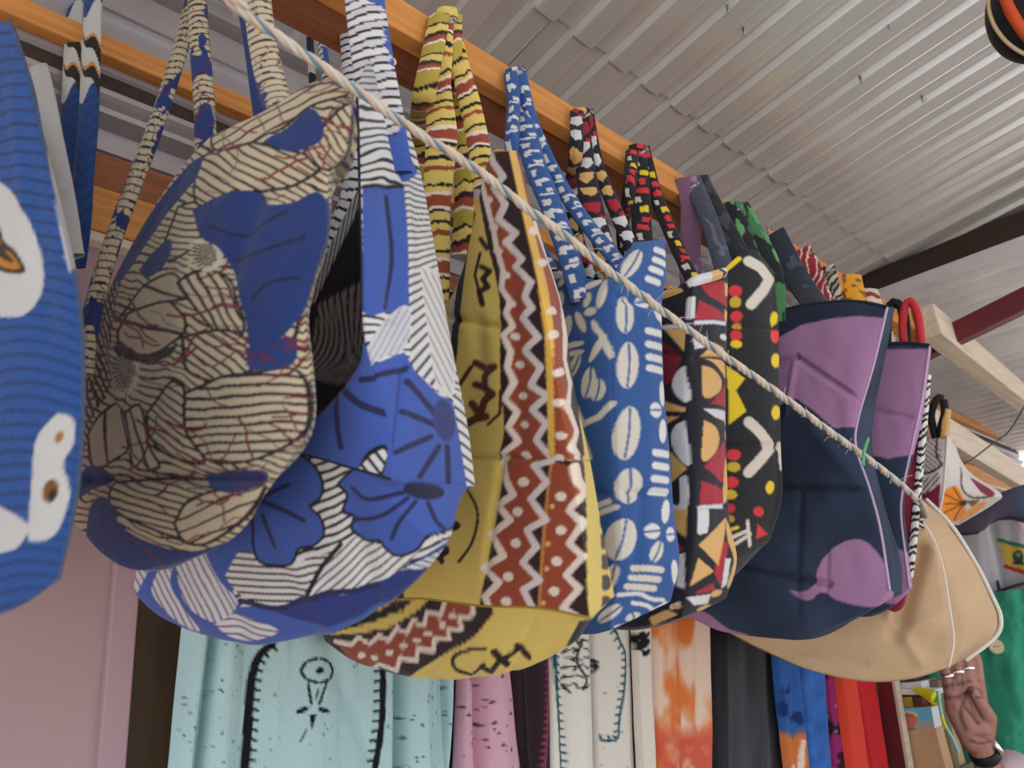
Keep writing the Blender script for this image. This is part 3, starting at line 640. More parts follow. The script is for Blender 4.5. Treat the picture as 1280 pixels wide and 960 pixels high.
def print_d(q, kind):
    p = Print(q, D_YEL)
    if kind in ('back', 'far'):
        p.stripes([(300, 100), (900, 100), (900, 900), (300, 900)], 95, 60, 0.4, D_RUST, 10, 2); return p.c
    if kind != 'bottom':
        p.poly([(598, 200), (640, 188), (800, 188), (800, 575), (640, 575), (648, 480), (644, 400), (634, 340), (618, 270)], D_RUST)
        p.line([(594, 215), (606, 255), (616, 300), (630, 360), (634, 410), (636, 480), (640, 540), (632, 576)], 9, D_BLK, True)
        p.poly(ZL + ZR[::-1], D_RUST)
        p.poly(ZR + GL[::-1], D_BLK)
        p.line(ZL, 6.5, D_WH); p.line(ZR, 8.5, (220, 206, 204)); p.line(GL, 8, (226, 176, 78))
        p.poly(Z2 + [(800, 576), (800, 260), (700, 260)], D_BLK); p.line(Z2, 7, D_WH)
        p.poly([(718, 440), (728, 575), (800, 575), (800, 400)], D_YEL)
        for x, y in ((646, 421), (651, 456), (655, 495), (657, 531), (659, 569), (641, 380), (634, 345), (626, 315), (620, 285), (612, 250)): p.ell(x, y, 6, 4.6, 15, D_WH)
        for x, y in ((688, 391), (690, 420), (697, 467), (698, 504), (702, 545), (701, 573), (676, 330), (666, 290)): p.ell(x, y, 6, 5, 15, D_WH)
        # below the quilting seam
        p.poly([(560, 576), (800, 576), (800, 800), (560, 800)], D_YEL)
        p.poly([(636, 576), (626, 640), (600, 757), (600, 800), (800, 800), (800, 576)], D_BLK)
        p.poly(ZL2 + ZR2[::-1], D_RUST); p.poly(GL2 + Z22[::-1], D_RUST)
        p.line(GL2, 3.5, (196, 130, 60)); p.line(ZL2, 8.5, D_WH); p.line(ZR2, 8.5, (220, 206, 204)); p.line(Z22, 8.5, D_WH)
        p.poly([(726, 576), (800, 576), (800, 800), (734, 800), (736, 770)], D_YEL)
        ys = np.linspace(600, 780, 8)
        for y in ys: p.ell(750 + (y - 600) * 0.045, y, 8, 10, 0, (74, 52, 50))
        p.line([(738, 590), (744, 660), (748, 770)], 9, D_YEL)
        for x, y in ((658, 603), (651, 640), (648, 679), (638, 721), (634, 752)): p.ell(x, y, 6.5, 6, 0, D_WH)
        for x, y in ((703, 621), (703, 663), (698, 702), (694, 739)): p.ell(x, y, 6.5, 6, 0, D_WH)
        for x, y in ((693, 633), (688, 680), (686, 711), (680, 754)): p.ell(x, y, 3, 3, 0, (226, 180, 110))
        # black and white stripe and the curled symbols on the yellow column
        p.line([(582, 300), (576, 380), (572, 450), (560, 520)], 11, INK, True); p.line([(574, 310), (568, 380), (564, 450), (552, 510)], 7, (200, 192, 186), True)
        S1 = (86, 30, 22)
        for L, w in (([(594, 460), (577, 490), (577, 522), (590, 540)], 5), ([(632, 490), (631, 518), (616, 532)], 4), ([(599, 455), (612, 462), (624, 460), (612, 470), (612, 486), (600, 482)], 9),
                     ([(612, 486), (622, 494), (612, 502), (606, 520), (596, 506)], 10), ([(584, 534), (602, 524), (614, 522)], 10)): p.line(L, w, S1)
        for L, w in (([(604, 300), (612, 312)], 6), ([(604, 318), (598, 345), (604, 366)], 4), ([(606, 335), (616, 340), (608, 350), (614, 360), (604, 366), (608, 382)], 7)): p.line(L, w, D_SYM)
        for L, w in (([(560, 663), (574, 657)], 12), ([(562, 662), (548, 690)], 8), ([(528, 694), (540, 688), (552, 694), (560, 688)], 13), ([(530, 694), (530, 706)], 7), ([(556, 690), (556, 702)], 7)): p.line(L, w, D_SYM)
        p.line([(590, 612), (601, 632), (603, 652), (594, 680), (577, 702)], 4, D_SYM, True)
        st = [(470, 700), (506, 700), (512, 750), (498, 758), (470, 758)]
        p.stripes(st, 78, 10, 0.4, (90, 64, 60)); p.line([(504, 680), (502, 750)], 9, INK)
        return p.c
    band = [(396, 792), (440, 792), (490, 784), (524, 762), (540, 744), (616, 752), (616, 768), (592, 794), (556, 820), (510, 846), (440, 850)]
    p.poly(band, D_BLK)
    up = [(420, 800), (440, 806), (448, 796), (462, 804), (474, 794), (486, 800), (496, 786), (508, 792), (516, 776), (530, 782), (534, 764), (550, 770), (556, 752)]
    dn = [(590, 752), (592, 768), (574, 772), (578, 784), (560, 786), (562, 800), (542, 800), (542, 814), (522, 812), (520, 828), (500, 822), (496, 838), (474, 830), (462, 842), (446, 834)]
    p.poly(up + dn, D_RUST); p.line(up, 5.5, D_WH); p.line(dn, 5.5, D_WH)
    for x, y in ((566, 768), (553, 781), (535, 792), (521, 801), (504, 808), (487, 815), (468, 822), (452, 820)): p.ell(x, y, 5, 4, 0, D_WH)
    p.poly([(390, 784), (430, 775), (470, 765), (500, 748), (520, 748), (500, 764), (470, 776), (430, 786), (400, 788)], INK)
    for k in range(14): p.line([(410 + k * 7, 784 - k * 2.2), (412 + k * 7, 792 - k * 2.2)], 3, INK)
    p.stripes([(430, 740), (500, 730), (502, 752), (470, 766), (425, 776)], 80, 9, 0.4, (110, 80, 76))
    p.line([(607, 807), (582, 812), (566, 824), (570, 838), (588, 844)], 5, D_SYM, True)
    for L, w in (([(592, 842), (606, 828)], 4), ([(602, 832), (614, 838), (626, 822)], 7), ([(618, 812), (634, 828)], 9), ([(626, 822), (652, 812), (662, 822)], 6), ([(646, 808), (658, 818)], 8)): p.line(L, w, D_SYM)
    p.poly([(724, 776), (744, 774), (740, 792), (708, 812)], INK, True); p.line([(744, 776), (738, 794), (722, 806)], 6, D_WH, True)
    return p.c
D = bag('tote_bag', 'yellow bag with rust zigzag columns, white dots and black curled symbols', GROUP, dict(
    xf=0.475, xb=0.545, y0=0.43, nf=[(636, 189), (655, 275), (680, 385), (697, 485), (712, 574), (726, 660), (738, 772)],
    nb=[(646, 188), (674, 290), (703, 385), (717, 480), (737, 574), (752, 660), (768, 745)],
    rim=[(636, 189), (618, 188), (606, 215), (590, 290), (574, 350), (550, 380), (490, 372), (430, 350)],
    ff=[(430, 350), (410, 560), (394, 782)], bot=[(738, 772), (672, 760), (600, 757), (522, 748), (468, 753), (430, 766), (394, 782)],
    low=[(752, 772), (706, 812), (640, 838), (570, 850), (510, 845), (450, 828), (396, 790)], lowf=0.5,
    print=print_d, na=200, nt=300, ng=24, nb_=60, bulge=0.008, gbulge=0.004, wr=0.0028, seed=21,
    creases=((560, 572, 740, 574, 3.5, -0.004), (640, 200, 652, 560, 9, -0.003), (545, 395, 625, 410, 5, -0.004), (600, 400, 606, 460, 10, -0.004), (632, 580, 604, 757, 5, -0.003)),
    gcreases=((700, 574, 760, 574, 3.5, -0.004),), bcreases=((610, 760, 530, 845, 5, -0.002), (675, 760, 640, 835, 5, -0.002))))
piping(D['root'], D['bot'], 0.0012, material('mustard_piping', (176, 140, 54), 0.7), 'seam')
DS = bands([(0.016, D_YEL), (0.004, INK), (0.006, D_YEL), (0.004, D_WH), (0.014, D_RUST), (0.004, D_WH), (0.004, INK), (0.012, D_YEL), (0.006, INK), (0.008, D_YEL), (0.006, D_RUST)], 0.003, 4, 0.006)
DS2 = bands([(0.02, (176, 156, 60)), (0.004, INK), (0.012, D_YEL), (0.008, D_BLK), (0.01, D_RUST), (0.004, D_WH)], 0.003, 9, 0.008)
def nail_at(px, py, lab='small steel nail in the beam front, holding up bag straps'):
    p = at_y(px, py, BY0 - 0.012); z = min(max(p[2] - 0.010, BZ0 + 0.006), BZ1 - 0.014)
    o = thing('nail', (p[0], BY0, z), lab, 'nail', 'nails along the beam')
    tube('shank', [(p[0], BY0 + 0.02, z), (p[0], BY0 - 0.030, z + 0.004)], 0.0022, M_STEEL, o, 8)
    tube('head', [(p[0], BY0 - 0.030, z + 0.004), (p[0], BY0 - 0.032, z + 0.0042)], 0.0036, M_STEEL, o, 10)
    return p
for (px, py, w_) in ((462, -12, 'royal blue flower'), (556, 30, 'yellow zigzag'), (642, 92, 'mid blue bean print'), (727, 144, 'tan and red mosaic'), (796, 190, 'boomerang and dot'), (860, 232, 'hidden plum and charcoal'), (914, 262, 'green streaked'),
                     (954, 288, 'large navy and lilac'), (1004, 316, 'slim maroon'), (1034, 336, 'plain tan canvas'), (1064, 352, 'orange flower'), (1088, 368, 'orange flower')):
    nail_at(px, py, 'small steel nail in the beam holding straps of the %s bag' % w_ if px not in (954, 1088) else 'small steel nail holding the %s of the %s bag' % (('plum strap', 'large navy') if px == 954 else ('red and white strap', 'orange flower')))
def leg(B_, path, w, fn, top, **k):
    """One leg of a strap: from its nail on the beam down to the bag."""
    P = [at_y(top[0], top[1], BY0 - 0.014)]
    for p in path:
        c = at_x(p[0], p[1], p[2])
        if c[2] > BZ0 - 0.02 and c[1] > BY0 - 0.016: c = at_y(p[0], p[1], BY0 - 0.016)     # stays in front of the beam
        P.append(c)
    return strap(B_['root'] if isinstance(B_, dict) else B_, np.array(P), w, fn, wdir=k.pop('wdir', (0.7, -0.7, 0)), **k)
leg(D, [(552, 60, .50), (548, 110, .49), (552, 170, .48), (546, 250, .475), (546, 330, .47), (545, 384, .468)], 0.030, DS, (557, 12), taper=[0.7, 1, 1.2, 1, 0.9])
leg(D, [(572, 70, .52), (586, 125, .52), (598, 180, .52), (606, 235, .51)], 0.026, DS, (562, 12), taper=[0.7, 1, 1])
leg(D, [(542, 60, .54), (530, 120, .55), (522, 180, .55), (520, 260, .55), (518, 340, .55), (560, 372, .54)], 0.026, DS2, (550, 20))
leg(D, [(566, 80, .55), (574, 160, .56), (580, 240, .56), (576, 320, .56)], 0.024, DS2, (566, 20))

# --- E: mid blue bag with bean marks
E_BLUE = (48, 86, 148); E_DK = (36, 62, 118); BEAN = (208, 202, 192)
def print_e(q, kind):
    p = Print(q, E_BLUE)
    if kind in ('back', 'far', ):
        p.stripes([(300, 100), (1100, 100), (1100, 900), (300, 900)], 20, 30, 0.3, BEAN, 20, 2); return p.c
    def bean(x, y, a, b, r=0):
        p.ell(x, y, a, b, r, BEAN)
        k = math.radians(r); d = np.array([-math.sin(k), math.cos(k)]) * (b * 0.92)
        p.line([(x - d[0], y - d[1]), (x + 1.6, y), (x + d[0], y + d[1])], 2.4, E_BLUE, True)
    bean(787, 332, 9, 21, 32); bean(777, 396, 10, 24, 0); bean(779, 460, 11.5, 29, 2); bean(750, 488, 9, 14, 8); bean(779, 544, 13, 33, 4)
    bean(782, 609, 13.5, 22, 2); bean(775, 675, 17, 26, 12); bean(815, 691, 8, 14, 22); bean(740, 480, 8, 20, 10); bean(764, 724, 7, 20, 18); bean(762, 767, 7, 17, 52); bean(790, 771, 10, 5, -20); bean(722, 460, 6, 18, 24)
    bean(742, 640, 0.1, 0.1)
    for x, y in ((825, 316), (822, 329), (817, 341), (812, 354)): p.bar(x, y, 22, 8, 18, WHITE)
    for x, y in ((812, 419), (812, 436), (812, 452), (812, 466)): p.bar(x, y, 28, 9, 4, WHITE)
    for x, y in ((819, 570), (819, 586), (818, 602), (818, 617)): p.bar(x, y, 28, 9, 2, WHITE)
    for x, y in ((806, 712), (803, 724), (798, 735)): p.bar(x, y, 42, 8, 4, BEAN)
    for P in ([(772, 744), (795, 743), (812, 749), (828, 750)], [(788, 754), (806, 757), (818, 762), (832, 754)], [(770, 784), (800, 780)]): p.line(P, 5, WHITE, True)
    for x, y, a, b in ((801, 379, 10, 9), (811, 517, 9, 9.5), (809, 666, 10, 9.5), (834, 669, 7, 9), (838, 524, 5, 8)):
        p.ell(x, y, a, b, 0, WHITE); p.line([(x - a, y + 1), (x + a, y - 1)], 2.6, E_BLUE)
    for x, y, a, b, r in ((822, 495, 5, 16, 0), (822, 542, 6, 15, 4), (826, 641, 6, 15, 6), (820, 396, 5, 8, -20), (828, 404, 5, 7, -20), (842, 716, 5, 16, -8), (840, 560, 4, 16, 0)): p.ell(x, y, a, b, r, WHITE)
    for L in ([(726, 512), (734, 532)], [(765, 505), (752, 522), (733, 532), (720, 541)], [(731, 540), (741, 573)], [(744, 635), (763, 627)], [(746, 645), (770, 634)], [(728, 600), (716, 640)], [(722, 580), (724, 620)]): p.line(L, 7, BEAN)
    for x, y, a, b, r in ((710, 322, 5, 12, 10), (720, 347, 5, 13, -10), (742, 356, 13, 4, -25), (737, 376, 5, 10, 10), (755, 368, 5, 19, 12), (742, 391, 8, 5, -20), (712, 412, 6, 17, 15), (730, 404, 5, 14, -24),
                          (722, 432, 13, 3.5, -12), (722, 443, 13, 3.5, -14), (750, 436, 4, 20, 26), (758, 430, 4, 20, -18), (704, 375, 5, 10, 0), (705, 350, 4, 10, 20), (700, 440, 5, 12, 10), (748, 410, 4, 9, -20)): p.ell(x, y, a, b, r, BEAN)
    r = np.random.default_rng(3)
    for _ in range(26): p.ell(r.uniform(560, 690), r.uniform(340, 780), r.uniform(4, 9), r.uniform(9, 22), r.uniform(-40, 40), BEAN)
    return p.c
E_ = bag('tote_bag', 'mid blue bag printed with off-white beans and short bars', GROUP, dict(
    xf=0.60, xb=0.675, y0=0.43, nf=[(792, 303), (772, 334), (762, 380), (764, 480), (768, 560), (772, 640), (772, 710), (762, 788)],
    nb=[(831, 299), (832, 345), (827, 390), (829, 480), (836, 560), (842, 640), (849, 700), (838, 752)],
    rim=[(792, 303), (772, 338), (744, 350), (716, 342), (690, 350), (620, 360)], ff=[(620, 360), (590, 560), (572, 760)],
    bot=[(762, 788), (736, 793), (680, 790), (620, 780), (572, 760)], print=print_e, na=130, nt=250, ng=50, nb_=20, belly=0.004, bulge=0.008, gbulge=0.010, wr=0.003, seed=31,
    creases=((700, 606, 770, 618, 4, -0.004), (720, 380, 760, 330, 8, -0.003)), gcreases=((760, 616, 850, 622, 4, -0.004), (764, 372, 832, 392, 5, -0.005), (797, 620, 790, 720, 6, -0.003), (800, 400, 806, 600, 10, 0.002))))
ES = bands([(0.014, E_BLUE), (0.010, WHITE), (0.008, E_BLUE), (0.005, WHITE), (0.010, E_DK), (0.012, WHITE), (0.012, E_BLUE)], 0.006, 8, 0.02)
def strap_e(seed):
    def f(s, u):
        s, u = s + 0.010 * fbm(s * 45, u * 2 + seed, 3), u + 0.35 * fbm(s * 60, u * 2 + 9, 5 + int(seed * 10))
        c = np.tile(np.array(E_BLUE, float), (len(s), 1)); k = (s * 52 + seed) % 1; j = np.floor(s * 52 + seed) % 3
        c[(k < 0.6) & (np.abs(u + 0.18) < 0.15) & (j > 0)] = WHITE; c[(k < 0.32) & (np.abs(u - 0.16) < 0.2) & (j != 1)] = WHITE; c[(np.abs(k - 0.5) < 0.1) & (np.abs(u) < 0.34) & (j == 0)] = WHITE; return c
    return f
leg(E_, [(652, 140, .63), (668, 205, .61), (692, 265, .60), (714, 330, .595), (726, 376, .595)], 0.026, strap_e(0.1), (641, 86), taper=[0.8, 1.1, 1, 0.9])
leg(E_, [(664, 150, .66), (692, 215, .67), (724, 268, .67), (764, 318, .665), (780, 340, .66)], 0.020, strap_e(0.5), (650, 88), taper=[0.8, 1, 1])
leg(E_, [(642, 130, .68), (640, 190, .69), (650, 260, .69), (690, 340, .685)], 0.018, strap_e(0.8), (638, 92))

# --- F: black, red and tan mosaic
TAN = (214, 168, 106); RED = (166, 36, 54); F_BK = (28, 27, 38); F_W = (208, 208, 212)
FP = {1: [[(872, 354), (906, 352), (908, 386), (884, 372)], [(872, 376), (904, 396), (903, 402), (867, 401)], [(903, 482), (905, 511), (879, 509)], [(900, 552), (902, 600), (896, 605), (874, 586)], [(872, 603), (898, 614), (898, 632), (871, 632)],
          [(897, 672), (906, 682), (898, 734), (888, 717)], [(866, 741), (888, 729), (891, 738), (870, 743)], [(840, 676), (856, 686), (843, 696)]],
      2: [[(832, 412), (858, 410), (856, 440)], [(885, 432), (900, 438), (897, 449), (871, 448)], [(876, 451), (901, 452), (903, 476), (888, 461)], [(871, 460), (884, 466), (896, 480), (890, 495), (871, 500)], [(829, 501), (857, 510), (857, 515), (830, 514)],
          [(830, 521), (851, 521), (831, 533)], [(871, 529), (884, 536), (891, 548), (888, 566), (872, 578)], [(838, 564), (860, 586), (840, 603)], [(840, 635), (860, 636), (858, 672), (843, 660)], [(902, 648), (901, 668), (893, 708), (870, 682)],
          [(902, 648), (918, 680), (921, 708), (911, 734), (907, 730), (914, 700), (905, 675)], [(870, 698), (888, 715), (861, 733)], [(904, 572), (908, 600), (903, 628), (898, 626), (900, 584)], [(812, 772), (834, 762), (848, 768), (816, 782)], [(905, 354), (910, 356), (909, 372), (904, 370)], [(903, 388), (909, 392), (906, 404), (902, 402)]],
      3: [[(860, 372), (868, 371), (867, 399), (857, 399)], [(866, 402), (904, 404), (904, 409), (866, 407)], [(864, 424), (878, 424), (878, 437), (866, 438)], [(857, 457), (860, 501), (847, 495), (841, 480), (848, 464)], [(870, 515), (903, 516), (903, 529), (885, 526)],
          [(857, 526), (863, 581), (845, 566), (840, 546), (846, 532)], [(850, 597), (860, 597), (860, 634), (840, 635), (840, 630), (850, 630)], [(870, 634), (880, 634), (880, 664), (875, 668), (869, 666)], [(872, 633), (901, 631), (900, 637), (880, 637)], [(902, 699), (910, 699), (906, 731), (899, 736)],
          [(847, 694), (857, 691), (856, 736), (846, 732)], [(857, 747), (886, 743), (883, 755), (866, 757)], [(824, 408), (866, 404), (850, 410), (826, 413)], [(838, 756), (850, 752), (850, 760), (838, 762)]],
      4: [[(826, 424), (853, 447), (842, 476), (826, 486)], [(820, 560), (836, 556), (834, 600), (818, 590)], [(800, 430), (822, 440), (818, 480), (800, 470)]]}
def print_f(q, kind):
    p = Print(q, F_BK)
    if kind in ('front', 'back', 'far'):
        r = np.random.default_rng(11)
        for _ in range(60):
            x, y = r.uniform(600, 850), r.uniform(350, 780); a = r.uniform(0, 6); c = [TAN, RED, F_W][r.integers(3)]
            p.poly([(x + 14 * math.cos(a + k * 2.1), y + 20 * math.sin(a + k * 2.1)) for k in range(3)], c)
        p.poly([(820, 395), (862, 395), (862, 770), (820, 770)], F_BK)
    for k, c in ((1, RED), (2, TAN), (3, F_W), (4, (120, 28, 42))):
        for P in FP[k]: p.poly(P, c, len(P) > 4)
    for x, y in ((904, 528), (905, 546)): p.ell(x, y, 4, 6, 0, TAN)
    p.ell(893, 742, 8, 4, -20, TAN); p.ell(880, 760, 10, 3, -15, TAN); p.ell(900, 424, 6, 4, 0, F_W); p.ell(846, 758, 6, 3, 0, TAN)
    return p.c
F_ = bag('tote_bag', 'black bag with a tan, dark red and white mosaic of wedges', GROUP, dict(
    xf=0.72, xb=0.80, y0=0.43, nf=[(866, 358), (862, 420), (858, 500), (862, 560), (866, 620), (864, 690), (852, 772)],
    nb=[(910, 344), (908, 420), (906, 500), (907, 580), (911, 650), (921, 700), (908, 748)],
    rim=[(866, 358), (840, 362), (812, 372), (780, 372), (720, 372)], ff=[(720, 372), (690, 560), (676, 760)],
    bot=[(852, 772), (820, 780), (780, 784), (720, 775), (676, 760)], print=print_f, na=90, nt=240, ng=44, nb_=18, belly=0.006, bulge=0.006, gbulge=0.010, wr=0.003, seed=41,
    gcreases=((850, 448, 912, 452, 3.5, -0.004), (850, 634, 916, 634, 3.5, -0.004)), creases=((820, 440, 864, 448, 3.5, -0.004),)))
def strap_f(seed):
    def f(s, u):
        s, u = s + 0.010 * fbm(s * 45, u * 2 + seed, 3), u + 0.35 * fbm(s * 60, u * 2 + 9, 5 + int(seed * 10))
        c = np.tile(np.array(F_BK, float), (len(s), 1)); k = (s * 34 + seed) % 1; j = (np.floor(s * 34 + seed) * 7) % 5
        for jj, cc in ((0, TAN), (1, F_W), (2, RED), (3, TAN), (4, F_W)):
            m = (j == jj) & (k < 0.72 - 0.8 * np.abs(u)) & (np.abs(u) < 0.4); c[m] = cc
        c[(k > 0.8) & (u > 0.1) & (j == 2)] = RED; return c
    return f
leg(F_, [(730, 190, .76), (736, 240, .745), (752, 300, .735), (770, 350, .73)], 0.028, strap_f(0.2), (726, 136), taper=[0.8, 1.1, 0.9])
leg(F_, [(746, 205, .79), (768, 260, .79), (790, 310, .79), (820, 356, .79)], 0.020, strap_f(0.7), (733, 138))
leg(F_, [(720, 190, .78), (714, 240, .79), (722, 300, .79), (740, 350, .79)], 0.020, strap_f(1.4), (721, 140))
strap(F_['root'], [(826, 372, .722), (846, 364, .722), (868, 352, .724), (888, 346, .75), (904, 341, .79)], 0.012, bands([(0.03, TAN), (0.012, F_BK), (0.03, F_W)], 0.004, 4), wdir=(0.2, -0.2, 1), name='rim_tie')

# --- G: black bag with boomerangs and dots
G_BK = (28, 28, 33); G_Y = (224, 194, 40); G_R = (206, 50, 60); G_W = (208, 198, 186)
def print_g(q, kind):
    p = Print(q, G_BK)
    if kind in ('back', 'far'): return p.c
    for L in ([(934, 328), (948, 336), (960, 350), (952, 364), (936, 382)], [(931, 530), (946, 544), (960, 560), (948, 574), (931, 592)]): p.line(L, 13.5, G_W)
    p.line([(972, 556), (976, 586)], 6, G_W); p.line([(905, 338), (922, 324)], 7, G_Y)
    for x, y, a, b, c in ((917, 365, 8, 7, G_R), (917, 379, 7, 7, (196, 158, 44)), (918, 397, 7, 7, G_R), (920, 409, 6, 4, (190, 140, 50)), (917, 421, 7, 7, G_R), (917, 432, 7, 5, G_Y), (966, 399, 5, 9, G_Y), (967, 421, 6, 9, (226, 60, 70)), (967, 452, 7, 9, G_Y),
                          (966, 489, 6, 5, G_R), (967, 517, 7, 9, G_Y), (913, 570, 8, 7, G_R), (913, 585, 8, 6, (196, 166, 40)), (911, 604, 8, 7, G_R), (910, 619, 8, 6, (196, 166, 40)), (909, 636, 7, 6, (180, 40, 56)), (909, 649, 7, 5, (170, 130, 50)), (960, 610, 6, 8, G_Y), (946, 640, 7, 6, G_R)): p.ell(x, y, a, b, 10, c)
    p.poly([(945, 655), (959, 668), (944, 674)], G_R); p.poly([(905, 458), (927, 475), (916, 490), (928, 516), (908, 532), (908, 497)], G_Y)
    for L in ([(914, 672), (932, 664)], [(918, 680), (936, 668)], [(932, 652), (936, 682)]): p.line(L, 4.5, G_W)
    p.line([(905, 664), (920, 660)], 4, G_Y)
    r = np.random.default_rng(5)
    for _ in range(30): p.ell(r.uniform(760, 890), r.uniform(360, 740), 7, 7, 0, [G_Y, G_R, G_W][r.integers(3)])
    return p.c
G = bag('tote_bag', 'black bag with white boomerangs and columns of red and yellow dots', GROUP, dict(
    xf=0.84, xb=0.935, y0=0.43, nf=[(896, 344), (896, 420), (894, 500), (894, 580), (896, 640), (900, 700)],
    nb=[(968, 340), (973, 400), (974, 480), (976, 560), (977, 625), (962, 676)], grim=[(938, 312)],
    rim=[(896, 344), (870, 356), (840, 360), (800, 362)], ff=[(800, 362), (780, 560), (766, 720)],
    bot=[(900, 700), (860, 740), (820, 745), (766, 720)], print=print_g, na=60, nt=210, ng=60, nb_=18, belly=0.012, bulge=0.006, gbulge=0.009, wr=0.003, seed=51,
    gcreases=((900, 408, 978, 412, 4, -0.004), (900, 558, 980, 560, 3.5, -0.004))))
def strap_g(seed):
    def f(s, u):
        s, u = s + 0.010 * fbm(s * 45, u * 2 + seed, 3), u + 0.35 * fbm(s * 60, u * 2 + 9, 5 + int(seed * 10))
        c = np.tile(np.array(G_BK, float), (len(s), 1)); k = (s * 60 + seed) % 1; j = (np.floor(s * 60 + seed) * 3) % 4
        m = (np.abs(k - 0.5) < 0.3); c[m & (np.abs(u - 0.18) < 0.2) & (j == 0)] = G_R; c[m & (np.abs(u - 0.18) < 0.2) & (j == 1)] = G_Y; c[m & (np.abs(u + 0.12) < 0.16) & (j == 2)] = G_W; c[m & (np.abs(u - 0.1) < 0.3) & (j == 3)] = G_R; return c
    return f
leg(G, [(800, 225, .88), (802, 280, .87), (806, 330, .86)], 0.028, strap_g(0.3), (796, 182), taper=[0.9, 1.1, 1])
leg(G, [(818, 240, .92), (838, 290, .92), (856, 330, .915), (872, 362, .91)], 0.022, strap_g(0.6), (803, 184))
leg(G, [(786, 240, .92), (778, 290, .92), (784, 340, .92)], 0.020, strap_g(1.1), (790, 190))

# --- M: green and black bag whose body hangs behind its neighbours
def print_m(q, kind):
    p = Print(q, (26, 32, 34)); x, y = q.T; p.c[fbm(x / 14, y / 22, 4) > 0.1] = (70, 132, 82); return p.c
Mb = bag('tote_bag', 'black bag with blurred green streaks, mostly hidden behind the navy and lilac bag', GROUP, dict(
    xf=1.13, xb=1.18, y0=0.43, nf=[(962, 400), (960, 500), (958, 640)], nb=[(969, 396), (967, 500), (965, 640)], rim=[(962, 400), (900, 400), (860, 400)],
    ff=[(860, 400), (850, 520), (840, 650)], bot=[(958, 640), (900, 655), (840, 650)], print=print_m, na=24, nt=40, ng=8, nb_=8))
GS = lambda seed: blotch((24, 28, 32), [(0.14, (60, 120, 74)), (0.24, (96, 160, 100))], 14, seed)
leg(Mb, [(928, 300, 1.15), (944, 345, 1.14), (954, 404, 1.13)], 0.040, GS(2), (914, 254), wdir=(0.7, -0.7, 0))
leg(Mb, [(946, 300, 1.18), (964, 345, 1.18), (966, 402, 1.18)], 0.042, GS(6), (922, 256), wdir=(0.7, -0.7, 0))

# --- H and I: navy and lilac bags
H_NV = (52, 62, 84); H_LI = (178, 132, 174)
def print_h(q, kind):
    p = Print(q, H_NV); x, y = q.T
    p.c *= (1.0 + 0.5 * np.clip(fbm(x / 60, y / 60, 2), -0.3, 0.5))[:, None]
    if kind in ('back', 'far', 'side'): return p.c
    p.poly([(940, 440), (978, 424), (1004, 408), (1040, 400), (1072, 396), (1110, 398), (1108, 440), (1090, 520), (1074, 534), (1046, 536), (1024, 516), (1002, 500), (975, 512), (940, 520)], H_LI)
    p.poly([(992, 737), (1006, 740), (1022, 732), (1030, 706), (1046, 686), (1068, 675), (1086, 678), (1104, 700), (1116, 730), (1112, 756), (1080, 758), (1050, 750), (1032, 740), (1018, 750), (1004, 748)], H_LI, True)
    p.poly([(840, 764), (880, 764), (912, 786), (936, 794), (930, 806), (840, 800)], H_LI, True)
    return p.c
H = bag('tote_bag', 'large navy bag with a big lilac patch across the top', GROUP, dict(
    xf=1.235, xb=1.31, y0=0.43, nf=[(1109, 384), (1092, 455), (1072, 525), (1070, 560), (1086, 608), (1100, 660), (1112, 738)],
    nb=[(1118, 384), (1108, 440), (1092, 520), (1092, 570), (1108, 640), (1126, 700), (1128, 742)],
    rim=[(1109, 384), (1080, 378), (1050, 377), (1010, 381), (975, 388), (920, 396), (880, 400)], ff=[(880, 400), (862, 600), (850, 766)],
    bot=[(1112, 738), (1096, 757), (1056, 776), (1010, 792), (950, 795), (900, 788), (850, 766)], mat=LINEN, print=print_h, na=170, nt=230, ng=20, nb_=24, belly=0.006, bulge=0.022, gbulge=-0.004, wr=0.004, seed=61,
    creases=((970, 455, 1000, 448, 3, -0.009), (1000, 448, 1076, 500, 3, -0.009), (985, 610, 1090, 612, 3.5, -0.010), (860, 690, 1040, 730, 4, -0.010), (1000, 450, 990, 520, 4, 0.004), (1024, 540, 1080, 600, 12, 0.008), (1008, 620, 1000, 780, 5, -0.004), (1040, 690, 1036, 750, 3, -0.003))))
piping(H['root'], H['nf'], 0.0022, M_PIPE_L, 'edge_piping'); piping(H['root'], H['rim'], 0.003, M_PIPE_N, 'rim_binding')
PS = lambda c, seed: blotch(c, [(0.2, tuple(min(255, v + 30) for v in c))], 30, seed)
def print_n(q, kind):
    p = Print(q, (48, 46, 56)); x, y = q.T; p.c[fbm(x / 30, y / 40, 6) > 0.08] = (120, 84, 112); return p.c
Nb = bag('tote_bag', 'plum and charcoal bag hidden behind the boomerang bag, only its straps showing', GROUP, dict(
    xf=1.02, xb=1.07, y0=0.43, nf=[(950, 396), (948, 500), (946, 640)], nb=[(957, 392), (955, 500), (953, 640)], rim=[(950, 396), (900, 396), (850, 396)],
    ff=[(850, 396), (840, 520), (830, 650)], bot=[(946, 640), (900, 655), (830, 650)], print=print_n, na=24, nt=40, ng=8, nb_=8))
leg(Nb, [(864, 262, 1.03), (862, 320, 1.025), (868, 400, 1.02)], 0.036, PS((120, 84, 112), 2), (857, 222))
leg(Nb, [(884, 270, 1.03), (902, 326, 1.02), (920, 400, 1.018)], 0.030, PS((66, 70, 86), 4), (864, 222))
leg(Nb, [(898, 272, 1.06), (926, 326, 1.07), (944, 396, 1.07)], 0.036, PS((30, 34, 42), 6), (872, 222))
leg(H, [(985, 330, 1.34), (1004, 360, 1.33), (1022, 384, 1.30)], 0.052, PS((36, 42, 58), 8), (964, 292), wdir=(0.7, -0.7, 0))
